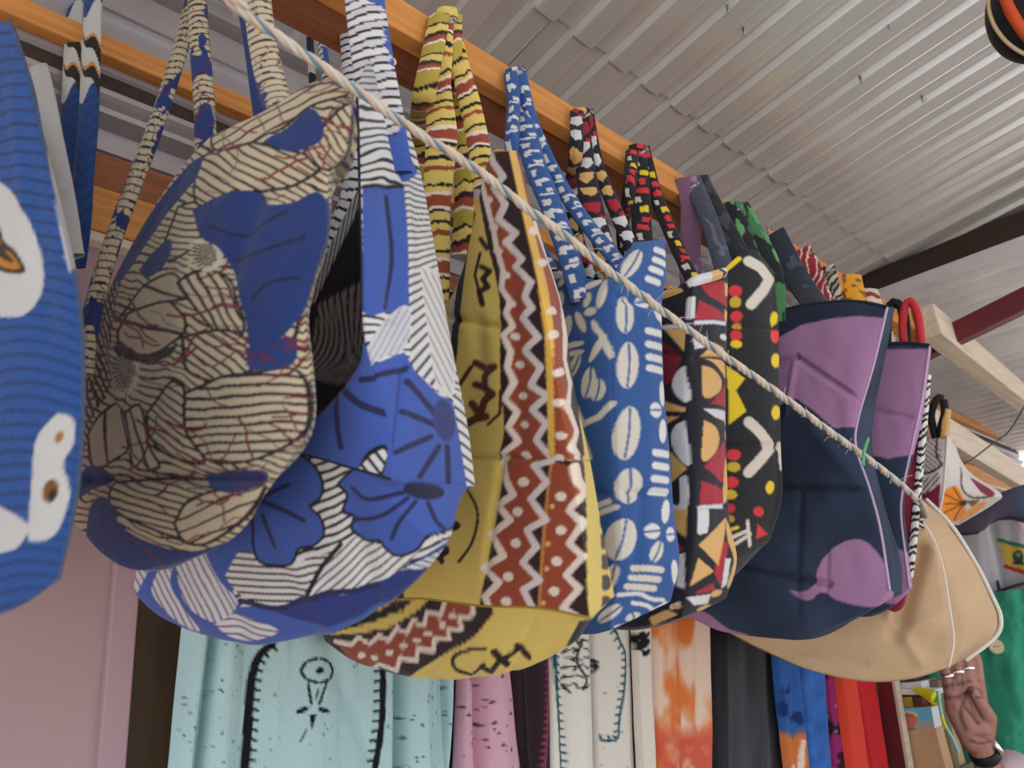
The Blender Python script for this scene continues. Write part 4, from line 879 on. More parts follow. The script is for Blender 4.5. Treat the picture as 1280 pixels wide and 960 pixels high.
leg(H, [(956, 312, 1.31), (966, 352, 1.29), (976, 388, 1.26)], 0.022, PS((124, 86, 112), 9), (952, 282), wdir=(0.7, -0.7, 0))
def print_i(q, kind):
    p = Print(q, (54, 66, 88))
    if kind in ('back', 'far'): return p.c
    p.poly([(1060, 438), (1170, 436), (1160, 500), (1142, 568), (1112, 574), (1060, 562)], H_LI)
    p.poly([(1112, 700), (1124, 686), (1142, 706), (1144, 745), (1106, 752)], H_LI, True)
    return p.c
I = bag('tote_bag', 'narrow navy and lilac bag, its top edge lower than the larger lilac one', GROUP, dict(
    xf=1.43, xb=1.47, y0=0.43, nf=[(1162, 432), (1152, 500), (1138, 565), (1126, 630), (1131, 690), (1137, 735)],
    nb=[(1165, 432), (1155, 500), (1141, 565), (1130, 630), (1135, 690), (1141, 735)], rim=[(1162, 432), (1130, 429), (1095, 432), (1050, 440)], ff=[(1050, 440), (1030, 600), (1015, 740)],
    bot=[(1137, 735), (1110, 760), (1060, 768), (1015, 740)], mat=LINEN, print=print_i, na=90, nt=170, ng=8, nb_=14, belly=0.004, bulge=0.008, wr=0.003, seed=71, creases=((1080, 512, 1150, 524, 3, -0.005), (1100, 700, 1140, 660, 6, 0.004))))
piping(I['root'], I['nf'], 0.0022, M_PIPE_L, 'edge_piping'); piping(I['root'], I['rim'], 0.0035, M_PIPE_N, 'rim_binding')

# --- J: maroon bag with black and white cord trim
def print_j(q, kind): return Print(q, (142, 34, 66)).c
J = bag('tote_bag', 'slim maroon bag edged with black and white cord', GROUP, dict(
    xf=1.50, xb=1.53, y0=0.43, nf=[(1156, 470), (1152, 520), (1145, 600), (1139, 670), (1131, 738)], nb=[(1160, 466), (1156, 520), (1149, 600), (1143, 670), (1135, 738)],
    rim=[(1156, 470), (1130, 468), (1100, 470)], ff=[(1100, 470), (1095, 600), (1090, 740)], bot=[(1131, 738), (1110, 744), (1090, 740)], print=print_j, na=40, nt=90, ng=8, nb_=8, seed=81))
cord = bands([(0.012, (230, 226, 220)), (0.007, (24, 22, 26)), (0.005, (230, 226, 220)), (0.006, (40, 36, 40))], 0.004, 5, 0.01)
strap(J['root'], np.array(J['nf'][::6] + np.array([-0.004, -0.006, 0])), 0.013, cord, wdir=(0.5, -0.8, 0), name='cord_trim')
rc = lambda s, u: np.tile(np.array((198, 56, 66), float), (len(s), 1))
M_RED = material('red_cotton', (200, 54, 64), 0.8)
P = smooth_curve([at_x(1131, 436, 1.50), at_x(1128, 408, 1.50), at_x(1131, 384, 1.50), at_x(1138, 376, 1.50), at_x(1146, 390, 1.50), at_x(1150, 412, 1.50), at_x(1152, 440, 1.50), at_x(1154, 474, 1.52)], 40)
tube('handle', P, 0.0075, M_RED, J['root'], 8)
P = smooth_curve([at_x(1112, 480, 1.54), at_x(1108, 420, 1.52), at_x(1112, 386, 1.51), at_x(1120, 378, 1.51), at_x(1131, 400, 1.51), at_x(1134, 470, 1.53)], 40)
tube('handle', P, 0.009, material('black_cotton', (36, 32, 36), 0.8), J['root'], 8)
leg(J, [(1016, 338, 1.5), (1032, 378, 1.51), (1100, 472, 1.52)], 0.036, bands([(0.02, (134, 30, 50)), (0.006, (226, 206, 180)), (0.026, (140, 32, 52)), (0.008, (222, 200, 180))], 0.01, 5, 0.05), (1002, 310), wdir=(0.7, -0.7, 0))

# --- K: tan bag
def print_k(q, kind):
    x, y = q.T; p = Print(q, (202, 170, 136)); p.c *= (1 + 0.08 * fbm(x / 30, y / 30, 3))[:, None]; return p.c
K = bag('tote_bag', 'plain tan canvas bag with white piping at the end of the row', GROUP, dict(
    xf=1.66, xb=1.77, y0=0.43, psi=33, nf=[(1152, 650), (1168, 676), (1180, 715), (1187, 760), (1192, 800), (1186, 834)],
    nb=[(1153, 624), (1184, 656), (1214, 703), (1235, 744), (1246, 772), (1240, 796), (1202, 826)],
    rim=[(1152, 650), (1144, 640), (1120, 640), (1080, 640), (1000, 640)], ff=[(1000, 640), (950, 720), (908, 788)],
    bot=[(1186, 834), (1134, 848), (1076, 850), (1010, 836), (955, 812), (908, 788)], mat=LINEN, print=print_k, na=170, nt=140, ng=50, nb_=30, belly=0.006, bulge=0.013, gbulge=0.012, wr=0.006, seed=91,
    creases=((1150, 690, 1120, 790, 11, -0.024), (1120, 790, 1180, 770, 10, 0.006), (1000, 812, 1180, 800, 10, -0.004), (1110, 770, 1150, 830, 8, 0.008), (930, 800, 1080, 830, 6, -0.004), (1172, 690, 1186, 810, 6, 0.004))))
piping(K['root'], K['nf'], 0.0022, M_PIPE_W, 'edge_piping'); piping(K['root'], K['nb'] + np.array([0.002, -0.006, 0]), 0.0042, M_PIPE_W, 'edge_piping')
leg(K, [(1044, 372, 1.6), (1060, 420, 1.62), (1090, 540, 1.62), (1130, 640, 1.61)], 0.032, bands([(0.01, (190, 184, 170)), (0.008, (34, 32, 32)), (0.006, (160, 150, 136)), (0.01, (50, 46, 44))], 0.006, 3, 0.03), (1034, 332), wdir=(0.7, -0.7, 0))
strap(K['root'], [(1146, 620, 1.63), (1147, 640, 1.61), (1148, 662, 1.595)], 0.020, bands([(0.006, (34, 30, 34)), (0.004, (216, 206, 200))], 0.004, 3, 0.01), wdir=(0.5, -0.8, 0))

# --- L: white bag with an orange flower
def print_l(q, kind):
    p = Print(q, (214, 206, 200))
    p.poly([(1100, 500), (1186, 500), (1182, 548), (1100, 552)], (200, 120, 60))
    a = [(1140, 552), (1172, 546), (1180, 580), (1168, 592), (1150, 594), (1138, 580)]
    p.stripes(a, 40, 5, 0.4, (120, 112, 112)); b = [(1148, 604), (1176, 590), (1176, 606), (1164, 616), (1150, 614)]; p.stripes(b, 130, 5, 0.4, (110, 100, 100))
    p.line([(1172, 546), (1171, 566), (1178, 582)], 2.6, INK, True); p.line([(1140, 588), (1160, 592), (1176, 584)], 2.6, INK, True)
    p.poly([(1146, 620), (1164, 614), (1176, 606), (1174, 640), (1164, 634), (1146, 634)], (128, 30, 64))
    if kind == 'side':
        p.poly([(1176, 620), (1184, 610), (1194, 608), (1200, 618), (1204, 630), (1206, 642), (1194, 652), (1180, 648), (1172, 636)], (238, 140, 40), True)
        for x, y in ((1180, 618), (1190, 610), (1180, 630), (1178, 642), (1192, 650)): p.line([(1202, 630), (x, y)], 1.6, (90, 44, 20))
        p.ell(1203, 629, 4, 4, 0, (70, 44, 30)); p.poly([(1210, 598), (1218, 600), (1242, 616), (1236, 622), (1222, 614)], (132, 32, 66), True)
        p.poly([(1206, 640), (1224, 628), (1232, 630), (1208, 650), (1196, 658)], (240, 160, 80), True); p.line([(1199, 585), (1200, 610), (1212, 622), (1234, 622)], 2.2, INK, True); p.poly([(1204, 626), (1224, 625), (1214, 634)], (120, 90, 70))
    return p.c
Lb = bag('tote_bag', 'white bag with an orange flower and maroon petals, behind the tan bag', GROUP, dict(
    xf=1.98, xb=2.10, y0=0.43, nf=[(1184, 545), (1182, 575), (1178, 620), (1170, 655)], nb=[(1186, 545), (1208, 588), (1248, 616), (1242, 628), (1196, 656)],
    rim=[(1184, 545), (1165, 548), (1150, 548), (1120, 552)], ff=[(1120, 552), (1118, 600), (1116, 650)], bot=[(1170, 655), (1150, 660), (1116, 650)], print=print_l, na=60, nt=80, ng=50, nb_=10, belly=0.004, bulge=0.008, wr=0.003, seed=95))
piping(Lb['root'], Lb['nf'], 0.003, M_PIPE_W, 'edge_piping'); piping(Lb['root'], Lb['nb'], 0.0028, M_PIPE_W, 'edge_piping')
P = smooth_curve([at_x(1170, 550, 1.99), at_x(1164, 520, 2.0), at_x(1170, 500, 2.0), at_x(1178, 498, 2.01), at_x(1181, 515, 2.0), at_x(1176, 536, 1.99), at_x(1178, 552, 1.99)], 30)
tube('handle', P, 0.009, material('black_cotton'), Lb['root'], 8)
strap(Lb['root'], [(1184, 512, 2.0), (1182, 530, 1.99), (1180, 556, 1.985)], 0.018, lambda s, u: np.tile(np.array((216, 170, 110), float), (len(s), 1)), wdir=(0.5, -0.8, 0))
leg(Lb, [(1070, 372, 1.9), (1082, 410, 1.95), (1110, 470, 1.98), (1140, 552, 1.985)], 0.044, blotch((226, 158, 44), [(0.14, (150, 96, 30))], 60, 3), (1064, 344), wdir=(0.7, -0.7, 0))
leg(Lb, [(1092, 384, 1.96), (1110, 430, 2.02), (1150, 548, 2.05)], 0.040, bands([(0.02, (222, 206, 186)), (0.02, (150, 34, 52)), (0.02, (222, 206, 186))], 0.004, 2), (1086, 362), wdir=(0.7, -0.7, 0))

# --- the rope laced across the bags
rp = smooth_curve([at_y(p[0], p[1], p[2]) for p in ((200, -60, .372), (280, -2, .372), (350, 47, .372), (420, 95, .372), (510, 158, .372), (600, 215, .374), (655, 258, .374), (700, 290, .374), (765, 341, .374), (830, 390, .374), (900, 441, .370), (970, 490, .366), (1035, 538, .362), (1100, 585, .362), (1135, 614, .366), (1160, 640, .374))], 640)
rp = smooth_curve([np.array([-1.1, 0.556, BZ0 + 0.02]), np.array([-0.5, 0.45, EYE + 0.53])] + list(rp[::16]) + [at_x(1157, 645, 1.45), at_x(1153, 642, 1.64)], 1000)
rope = thing('rope', rp[0], 'pale twisted rope with a blue thread, laced diagonally across the bags', 'rope')
L = np.r_[0, np.cumsum(np.linalg.norm(np.diff(rp, axis=0), axis=1))]; T = np.gradient(rp, axis=0); T /= np.linalg.norm(T, axis=1)[:, None]
N = np.cross(T, (0, 1, 0)); N /= np.linalg.norm(N, axis=1)[:, None]; Bn = np.cross(T, N)
rr = np.interp(rp[:, 0], [0.1, 0.45, 0.75, 1.3], [0.0022, 0.0024, 0.0026, 0.0028])
for k, mt in enumerate((material('rope_cream', (206, 188, 170), 0.9), material('rope_white', (206, 200, 192), 0.9), material('rope_blush', (206, 180, 162), 0.9), material('rope_blue', (92, 150, 178), 0.9))):
    w = L * 175 + k * math.pi / 2; R_ = 1.0 if k < 3 else 1.02
    P = rp + (rr * R_ * 0.9 * np.cos(w))[:, None] * N + (rr * R_ * 0.9 * np.sin(w))[:, None] * Bn
    tube('strand', P, rr * (0.85 if k < 3 else 0.42), mt, rope, 6)
r5 = np.random.default_rng(4); fz = []
V, Fq, o = [], [], 0
for _ in range(70):
    i = r5.integers(560, 800); a = rp[i]; d = r5.normal(size=3) * 0.008; v, f = tube_data([a, a + d * 0.6, a + d + np.array([0, 0, -0.002])], 0.0003, 4); V.append(v); Fq += [[q + o for q in ff_] for ff_ in f]; o += len(v)
tag(mesh_obj('frayed_fibres', np.vstack(V), Fq, material('rope_white'), rope), kind='stuff')
P = smooth_curve([at_y(1085, 548, .352), at_y(1080, 565, .350), at_y(1079, 582, .352)], 12); tube('green_thread', P, 0.002, material('green_thread', (110, 170, 120), 0.8), rope, 6)
# wire hook on the beam near the royal blue strap
P = smooth_curve([at_y(470, 70, .56), at_y(484, 71, .55), at_y(492, 74, .545), at_y(494, 79, .545), at_y(489, 82, .546), at_y(478, 80, .55)], 30)
tag(tube('wire_hook', P, 0.0016, material('bright_wire', (220, 214, 200), 0.25, metal=0.9)), 'small bright wire hook beside the royal blue strap', 'hook')

# ------------------------------------------------------------------ clothes hanging behind the bags
def cloth(name, label, cat, L2, R2, plane, fn, ztop, zbot, folds=(), group=None, du=1.6, wr=0.004, seed=1, mat=None, view=(760, 985), amp=0.006, edge_round=0.0, parts=None, normal=(0, -1, 0)):
    """Hanging garment panel between two side lines (each two sheet points), dense where it shows."""
    (l0, l1), (r0, r1) = [[plane(*p) for p in s] for s in (L2, R2)]
    def line_at(a, b, z): return a + (b - a) * ((z - a[2]) / (b[2] - a[2]))
    nu = int(max(14, np.hypot(*(draft([l1])[0] - draft([r1])[0])) / du))
    zz = np.linspace(ztop, zbot, 700); ys = draft(np.array([line_at((l0 + r0) / 2, (l1 + r1) / 2, z) for z in zz]))[:, 1]
    keep = [ztop]; last = ys[0]
    for z, y in zip(zz, ys):
        if abs(y - last) >= (du if view[0] < y < view[1] else 14): keep.append(z); last = y
    keep.append(zbot); keep = np.array(keep); a = np.linspace(0, 1, nu)[None, :, None]
    Lp = np.array([line_at(l0, l1, z) for z in keep]); Rp = np.array([line_at(r0, r1, z) for z in keep])
    P = (1 - a) * Lp[:, None] + a * Rp[:, None]; q = draft(P.reshape(-1, 3)).reshape(len(keep), nu, 2)
    d = wr * 2.2 * fbm(q[..., 0] / 26, q[..., 1] / (150 if wr < 0.01 else 34), seed) + amp * np.sin(np.pi * np.linspace(0, 1, nu))[None] ** 0.5
    for (x1, y1, x2, y2, w, dep) in folds:
        xx = x1 + (x2 - x1) * (q[..., 1] - y1) / (y2 - y1); d = d + dep * np.exp(-((q[..., 0] - xx) / w) ** 2)
    if edge_round:
        e = np.linspace(0, 1, nu)[None]; d = d - edge_round * (np.clip(1 - e / 0.08, 0, 1) ** 2 + np.clip(1 - (1 - e) / 0.08, 0, 1) ** 2)
    D = P + np.asarray(normal, float) * d[..., None]; V = D.reshape(-1, 3); Fq = grid_faces(len(keep), nu); C = paint(P.reshape(-1, 3), fn)
    # a back layer closes the garment into a flat tube of cloth
    Bk = P[:, [0, nu // 2, nu - 1]] - np.asarray(normal, float) * np.array([edge_round, 0.020, edge_round])[None, :, None]; Bk = Bk[::max(1, len(keep) // 12)]
    base = np.array([V[:, 0].mean(), V[:, 1].mean(), zbot]); root = thing(name, base, label, cat, group)
    mesh_obj('front_panel', V, Fq, mat or LINEN, root, C)
    mesh_obj('back_panel', Bk.reshape(-1, 3), grid_faces(len(Bk), 3), mat or LINEN, root, np.tile(np.median(C, 0), (Bk.size // 3, 1)))
    return root
ZT, ZB, ZS = EYE + 0.085, EYE - 0.72, EYE - 0.34
GG = 'garments on the rail behind the bags'
Yg = lambda y: (lambda px, py: at_y(px, py, y))
def flat(c): return lambda q: np.tile(np.array(c, float), (len(q), 1))
CYAN = (176, 206, 210); BLK = (26, 26, 30)
def p_cyan(q):
    p = Print(q, CYAN); x, y = q.T; p.c *= (1 + 0.05 * fbm(x / 25, y / 60, 2))[:, None]
    p.specks(222, 300, 790, 975, 46, (50, 64, 70), 3, 1.5); p.specks(320, 470, 800, 975, 26, (50, 64, 70), 4, 1.4); p.specks(480, 580, 840, 975, 46, (50, 60, 66), 5, 1.5)
    p.comb([(334, 806), (318, 822), (311, 850), (308, 890), (303, 975)], 9, 9, 12.5, BLK, -1)
    p.comb([(474, 838), (474, 870), (472, 910), (465, 975)], 8, 11, 12.5, BLK, 1)
    t = np.linspace(0, 2 * math.pi, 9)
    for k in range(8):
        a0, a1 = t[k] + 0.12, t[k + 1] - 0.12; p.line([(388 + 20 * math.cos(a0), 839 + 15 * math.sin(a0)), (388 + 20 * math.cos(a1), 839 + 15 * math.sin(a1))], 4, BLK)
    p.ell(389, 839, 5.5, 4, -20, BLK)
    for L, w in (([(376, 856), (379, 880)], 3.4), ([(397, 856), (388, 880)], 3.4), ([(387, 862), (384, 874)], 2.2)): p.line(L, w, BLK)
    p.ell(369, 888, 8, 3.2, -22, BLK); p.ell(394, 888, 8, 3.2, 14, BLK); p.poly([(377, 893), (385, 893), (379, 914)], BLK); p.line([(374, 912), (367, 927)], 1.8, BLK)
    return p.c
cloth('dress', 'pale turquoise dress with black blanket stitching and a small black flower motif', 'dress', [(236, 780), (219, 960)], [(578, 830), (573, 960)], Yg(0.868), p_cyan, ZT, ZB,
      [(268, 790, 249, 960, 5, -0.040), (250, 790, 234, 960, 12, 0.006), (286, 790, 274, 960, 14, 0.008), (390, 800, 390, 960, 60, 0.012), (498, 840, 497, 960, 6, -0.040), (524, 840, 526, 960, 13, 0.012), (556, 840, 560, 960, 7, -0.036), (440, 900, 470, 975, 14, -0.004), (306, 800, 300, 960, 7, -0.006)], GG, edge_round=0.02)
def p_pink(q):
    p = Print(q, (214, 166, 184)); p.specks(565, 660, 830, 975, 60, (70, 46, 60), 8, 2.0); return p.c
cloth('blouse', 'dusty pink speckled garment hanging next to the pale turquoise dress', 'garment', [(579, 830), (574, 960)], [(639, 830), (655, 960)], Yg(0.88), p_pink, ZT, ZS, [(598, 840, 600, 960, 6, -0.024), (620, 840, 628, 960, 12, 0.008)], GG, edge_round=0.015)
def p_dark(q):
    p = Print(q, (52, 36, 40)); p.comb([(684, 820), (682, 880), (676, 975)], 2.5, 4, 9, (140, 60, 90), 1); p.line([(652, 840), (660, 975)], 4, (24, 18, 20)); return p.c
cloth('garment', 'very dark brown garment with a thin pink stitched edge', 'garment', [(640, 820), (656, 960)], [(687, 815), (688, 960)], Yg(0.87), p_dark, ZT, ZS, [(660, 840, 668, 960, 6, -0.010)], GG, edge_round=0.012)
def p_white1(q):
    p = Print(q, (222, 216, 208)); p.comb([(691, 800), (694, 850), (698, 900), (702, 975)], 4, 6, 10, (30, 78, 92), -1)
    r = np.random.default_rng(6)
    for k in range(18):
        x, y = 706 + (k % 3) * 9, 800 + (k // 3) * 11; a = r.uniform(0, 3.1); p.line([(x, y), (x + 6 * math.cos(a), y + 6 * math.sin(a)), (x + 7, y + r.uniform(-4, 5))], 2.2, (40, 38, 42))
    p.line([(722, 800), (716, 826), (726, 850), (722, 862)], 3, (40, 38, 42), True); p.line([(703, 855), (710, 866)], 2.4, BLK)
    return p.c
cloth('tunic', 'off-white tunic with a black scribbled motif and teal stitched edge', 'tunic', [(688, 800), (689, 960)], [(736, 795), (740, 960)], Yg(0.862), p_white1, ZT, ZS, [(702, 800, 704, 960, 4, -0.006), (724, 800, 726, 960, 12, 0.006)], GG, edge_round=0.012)
def p_white2(q):
    p = Print(q, (218, 210, 200)); p.comb([(762, 788), (770, 806), (778, 820), (775, 860), (768, 900), (766, 922), (756, 926), (740, 924)], 3.4, 6, 10, (28, 84, 98), 1)
    for L in ([(736, 822), (744, 828)], [(738, 830), (743, 836), (740, 840)], [(744, 834), (740, 826)]): p.line(L, 3, (44, 40, 46))
    p.specks(745, 800, 800, 970, 16, (120, 110, 106), 4, 1.2); return p.c
cloth('tunic', 'off-white tunic with a rounded teal stitched pocket line', 'tunic', [(737, 790), (741, 960)], [(792, 785), (800, 960)], Yg(0.872), p_white2, ZT, ZS, [(786, 790, 794, 960, 7, -0.010), (760, 790, 760, 960, 14, 0.004)], GG, edge_round=0.012)
def p_cream(q):
    p = Print(q, (220, 208, 196))
    for x, y, r in ((797, 796, 8), (801, 806, 9), (804, 816, 6)): p.ell(x, y, r * 0.5, r, 40, BLK)
    p.line([(790, 786), (796, 806), (802, 818)], 3, BLK); p.line([(806, 792), (798, 804)], 4, BLK); return p.c
cloth('shirt', 'narrow cream shirt edge with a black flower print', 'shirt', [(793, 785), (801, 960)], [(813, 782), (817, 960)], Yg(0.862), p_cream, ZT, ZS, [(806, 790, 812, 960, 6, 0.004)], GG, edge_round=0.010)
def p_tie(q):
    p = Print(q, (226, 196, 176)); x, y = q.T; n = fbm(x / 22, y / 46, 12) + 0.5 * fbm(x / 9, y / 60, 4); k = np.clip((n + 0.05) * 4, 0, 1)[:, None]
    p.c = p.c * (1 - k) + np.array((216, 118, 62)) * k
    k = np.clip((y - 905) / 20, 0, 1)[:, None] * np.clip((fbm(x / 8, y / 20, 5) + 0.35) * 3, 0, 1)[:, None]; p.c = p.c * (1 - k) + np.array((206, 92, 72)) * k
    return p.c
cloth('scarf', 'orange and white tie-dyed cloth', 'scarf', [(814, 780), (818, 960)], [(891, 782), (892, 960)], Yg(0.868), p_tie, ZT, ZS, [(852, 790, 858, 960, 6, -0.010), (872, 790, 874, 960, 6, -0.006), (835, 790, 836, 960, 10, 0.006)], GG, edge_round=0.012)
def p_char(q):
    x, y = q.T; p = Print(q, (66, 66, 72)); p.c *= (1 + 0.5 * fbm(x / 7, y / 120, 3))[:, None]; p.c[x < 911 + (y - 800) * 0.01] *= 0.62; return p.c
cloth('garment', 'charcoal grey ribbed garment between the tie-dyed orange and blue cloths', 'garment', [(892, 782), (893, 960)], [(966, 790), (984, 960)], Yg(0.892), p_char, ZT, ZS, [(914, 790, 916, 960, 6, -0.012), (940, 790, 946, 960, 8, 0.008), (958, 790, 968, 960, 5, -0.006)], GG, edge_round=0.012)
def p_bo(q):
    x, y = q.T; p = Print(q, (50, 96, 168)); p.c[fbm(x / 9, y / 16, 4) > 0.2] = (24, 50, 104); k = np.clip((y - 912 + 20 * fbm(x / 8, y / 30, 5)) / 10, 0, 1)[:, None]
    p.c = p.c * (1 - k) + np.array((204, 116, 62)) * k; p.c[(y > 925) & (fbm(x / 6, y / 40, 8) > 0.18)] = (232, 206, 190); return p.c
cloth('scarf', 'blue cloth dyed orange towards the hem', 'scarf', [(967, 800), (985, 960)], [(998, 812), (1012, 960)], Yg(0.865), p_bo, ZT, ZS, [(988, 820, 998, 960, 4, -0.008)], GG, edge_round=0.010)
def p_blue(q):
    x, y = q.T; p = Print(q, (56, 104, 180)); p.c *= (1 + 0.35 * fbm(x / 9, y / 14, 6))[:, None]; return p.c
cloth('garment', 'plain crushed blue garment beside the magenta one', 'garment', [(999, 815), (1013, 960)], [(1030, 825), (1041, 960)], Yg(0.870), p_blue, ZT, ZS, [(1017, 820, 1026, 960, 4, -0.010)], GG, edge_round=0.012)
def p_mag(q):
    x, y = q.T; p = Print(q, (150, 40, 106)); p.c[fbm(x / 7, y / 16, 6) > 0.05] = (34, 26, 34); p.c[fbm(x / 7, y / 14, 16) > 0.22] = (212, 196, 196); return p.c
cloth('scarf', 'magenta, black and white patterned cloth', 'scarf', [(1031, 830), (1042, 960)], [(1047, 835), (1062, 960)], Yg(0.880), p_mag, ZT, ZS, [], GG, edge_round=0.008)
cloth('garment', 'orange-red garment with a soft fold', 'garment', [(1047, 835), (1063, 960)], [(1067, 838), (1086, 960)], Yg(0.862), flat((226, 74, 56)), ZT, ZS, [(1058, 840, 1074, 960, 6, 0.012)], GG, edge_round=0.014)
cloth('garment', 'scarlet garment next to the maroon shelf post', 'garment', [(1068, 838), (1087, 960)], [(1094, 842), (1111, 960)], Yg(0.880), flat((206, 38, 46)), ZT, ZS, [(1080, 850, 1100, 960, 6, -0.008)], GG, edge_round=0.012)
rl = thing('clothes_rail', (1.2, 0.884, ZT), 'thin steel clothes rail behind the bags', 'rail')
tube('rail_bar', [(0.36, 0.884, ZT + 0.004), (2.06, 0.884, ZT + 0.004)], 0.007, M_STEEL, rl, 10)
for xq in (0.4, 1.2, 2.0): tube('bracket', [(xq, 0.884, ZT + 0.004), (xq, WY + 0.03, ZT + 0.02)], 0.005, M_STEEL, rl, 8)

# ------------------------------------------------------------------ clothes at the far end
Xg = lambda x: (lambda px, py: at_x(px, py, x)); NX = (-0.8, -0.6, 0); G2 = 'garments at the far end of the stall'
def p_tee(q):
    x, y = q.T; p = Print(q, (206, 204, 212)); G_ = (60, 132, 96); Y_ = (226, 192, 84); R_ = (196, 56, 74)
    p.poly([(1248, 673), (1300, 688), (1300, 728), (1257, 709)], Y_); p.line([(1249, 675), (1268, 681), (1300, 690)], 5, G_); p.line([(1257, 708), (1280, 717), (1300, 724)], 5, R_)
    p.ell(1271, 697, 6, 9, -8, (58, 92, 84)); p.ell(1271, 694, 2.5, 3, 0, (170, 170, 110)); p.line([(1266, 704), (1277, 705)], 3, (40, 70, 66))
    p.line([(1266, 646), (1274, 662), (1282, 680)], 4, (226, 170, 160)); p.line([(1247, 728), (1252, 746)], 6, (54, 60, 70)); return p.c
tee = cloth('t_shirt', 'white t-shirt with a green, yellow and red flag patch', 't-shirt', [(1172, 640), (1192, 740)], [(1400, 640), (1400, 740)], Xg(2.42), p_tee, at_x(1240, 632, 2.42)[2], at_x(1240, 800, 2.42)[2], [(1238, 650, 1256, 740, 6, -0.010), (1216, 650, 1226, 740, 12, 0.006), (1270, 650, 1282, 740, 8, 0.008)], G2, normal=NX, view=(600, 800), amp=0.004, edge_round=0.01)
def p_green(q):
    x, y = q.T; p = Print(q, (66, 168, 138)); p.c *= (1 + 0.2 * fbm(x / 22, y / 30, 3))[:, None]; return p.c
gs = cloth('shirt', 'sea green crumpled shirt with a pale button', 'shirt', [(1150, 820), (1140, 960)], [(1420, 700), (1420, 960)], Xg(2.36), p_green, at_x(1262, 738, 2.36)[2], EYE - 0.7, [(1222, 740, 1240, 960, 10, -0.016), (1262, 740, 1262, 960, 12, 0.012), (1200, 800, 1216, 960, 9, 0.010), (1276, 740, 1288, 960, 6, -0.008), (1180, 800, 1176, 960, 8, -0.008)], G2, normal=NX, view=(700, 980), wr=0.014, seed=5, amp=0.006, edge_round=0.01)
c = at_x(1240, 808, 2.36) + np.array(NX) * 0.022
V, Fq = tube_data([c, c + np.array(NX) * 0.002, c + np.array(NX) * 0.005, c + np.array(NX) * 0.0055], [0.018, 0.019, 0.0185, 0.014], 20); btn = mesh_obj('button', V, Fq, material('horn_button', (206, 190, 150), 0.35), gs)
for s in (-1, 1):
    cc = c + np.array(NX) * 0.0058 + np.array([0.6, -0.8, 0]) * 0.004 * s; mesh_obj('button_hole', *tube_data([cc, cc + np.array(NX) * 0.0006], 0.0018, 8), material('dark_wire'), btn)
def p_grey(q):
    x, y = q.T; p = Print(q, (92, 86, 104)); k = np.clip((x - 1262) / 10, 0, 1)[:, None]; p.c = p.c * (1 - k) + np.array((84, 100, 128)) * k; return p.c
xs_ = 2.28; tp = smooth_curve([at_x(*p, xs_) for p in ((1180, 655), (1215, 637), (1246, 618), (1285, 604), (1340, 590))], 60); bt = smooth_curve([at_x(*p, xs_) for p in ((1180, 664), (1224, 665), (1242, 651), (1264, 645), (1290, 650), (1340, 650))], 60)
P = coons(tp, bt, smooth_curve([tp[0], bt[0]], 16), smooth_curve([tp[-1], bt[-1]], 16)); D_ = displace(P, 0.02, wr=0.004, seed=3, normal=NX)
sh = thing('shawl', bt.mean(0), 'dusky purple-grey cloth slung above the white t-shirt', 'shawl')
mesh_obj('fold', D_.reshape(-1, 3), grid_faces(16, 60), LINEN, sh, paint(P.reshape(-1, 3), p_grey))
mesh_obj('back_fold', (P - np.array(NX) * 0.03 - np.array([0, 0, 0.004]))[::3, ::6].reshape(-1, 3), grid_faces(6, 10), LINEN, sh, np.tile(lin((84, 80, 98)), (60, 1)))
rl2 = thing('clothes_line', (2.42, 0.5, EYE + 0.25), 'thin line holding the far garments', 'line')
tube('cord', [at_x(1120, 628, 2.42), at_x(1240, 630, 2.42), at_x(1420, 640, 2.42)], 0.004, material('dark_wire'), rl2)
tube('cord', [at_x(1120, 790, 2.375), at_x(1262, 734, 2.375), at_x(1430, 690, 2.375)], 0.004, material('dark_wire'), rl2)

# ------------------------------------------------------------------ shelf with packets
M_CARD = material('cardboard', (206, 166, 128), 0.85, noise=(20, 0.06)); M_OLIVE = material('olive_painted_wood', (128, 116, 92), 0.7, noise=(9, 0.08)); M_WHT = material('white_board', (226, 222, 224), 0.6)
shf = thing('shelf_unit', (2.25, 0.8, 0), 'narrow maroon and olive shelf unit behind the hanging tan bag', 'shelf')
def slab(name, pts, xa, depth, mat, parent, bev=0.002):
    """Solid whose front face has the four given sheet points at distance xa."""
    f = np.array([at_x(p[0], p[1], xa) for p in pts]); b = f + np.array([depth, 0, 0]); V = np.vstack([f, b])
    return bevel(mesh_obj(name, V, [(0, 1, 2, 3), (7, 6, 5, 4), (0, 4, 5, 1), (1, 5, 6, 2), (2, 6, 7, 3), (3, 7, 4, 0)], mat, parent, smooth=False), bev)
def to_floor(a, b, c, d, xa):   # widen the lower points down to the floor along the same side lines
    return [a, b, c, d]
slab('post', [(1090, 790), (1104, 790), (1140, 1010), (1112, 1010)], 2.10, 0.03, M_MAROON, shf)
slab('post_edge', [(1104.5, 790), (1108, 790), (1145, 1010), (1140.5, 1010)], 2.098, 0.03, M_PALE, shf, 0.0005)
slab('post', [(1160, 850), (1172, 850), (1206, 1010), (1186, 1010)], 2.19, 0.03, M_OLIVE, shf)
slab('shelf_board', [(1108, 861), (1168, 862), (1169, 869), (1109, 868)], 2.13, 0.17, M_WHT, shf, 0.001)
slab('shelf_board', [(1118, 961), (1188, 966), (1190, 976), (1120, 971)], 2.13, 0.17, M_OLIVE, shf, 0.001)
for zq in (0.0, ):
    for yy, xx in ((0.875, 2.115), (0.735, 2.205)):
        bar('foot_post', (xx, yy, 0), (xx, yy, EYE - 0.36), 0.035, 0.035, M_MAROON if yy > 0.8 else M_OLIVE, shf, up=(1, 0, 0))
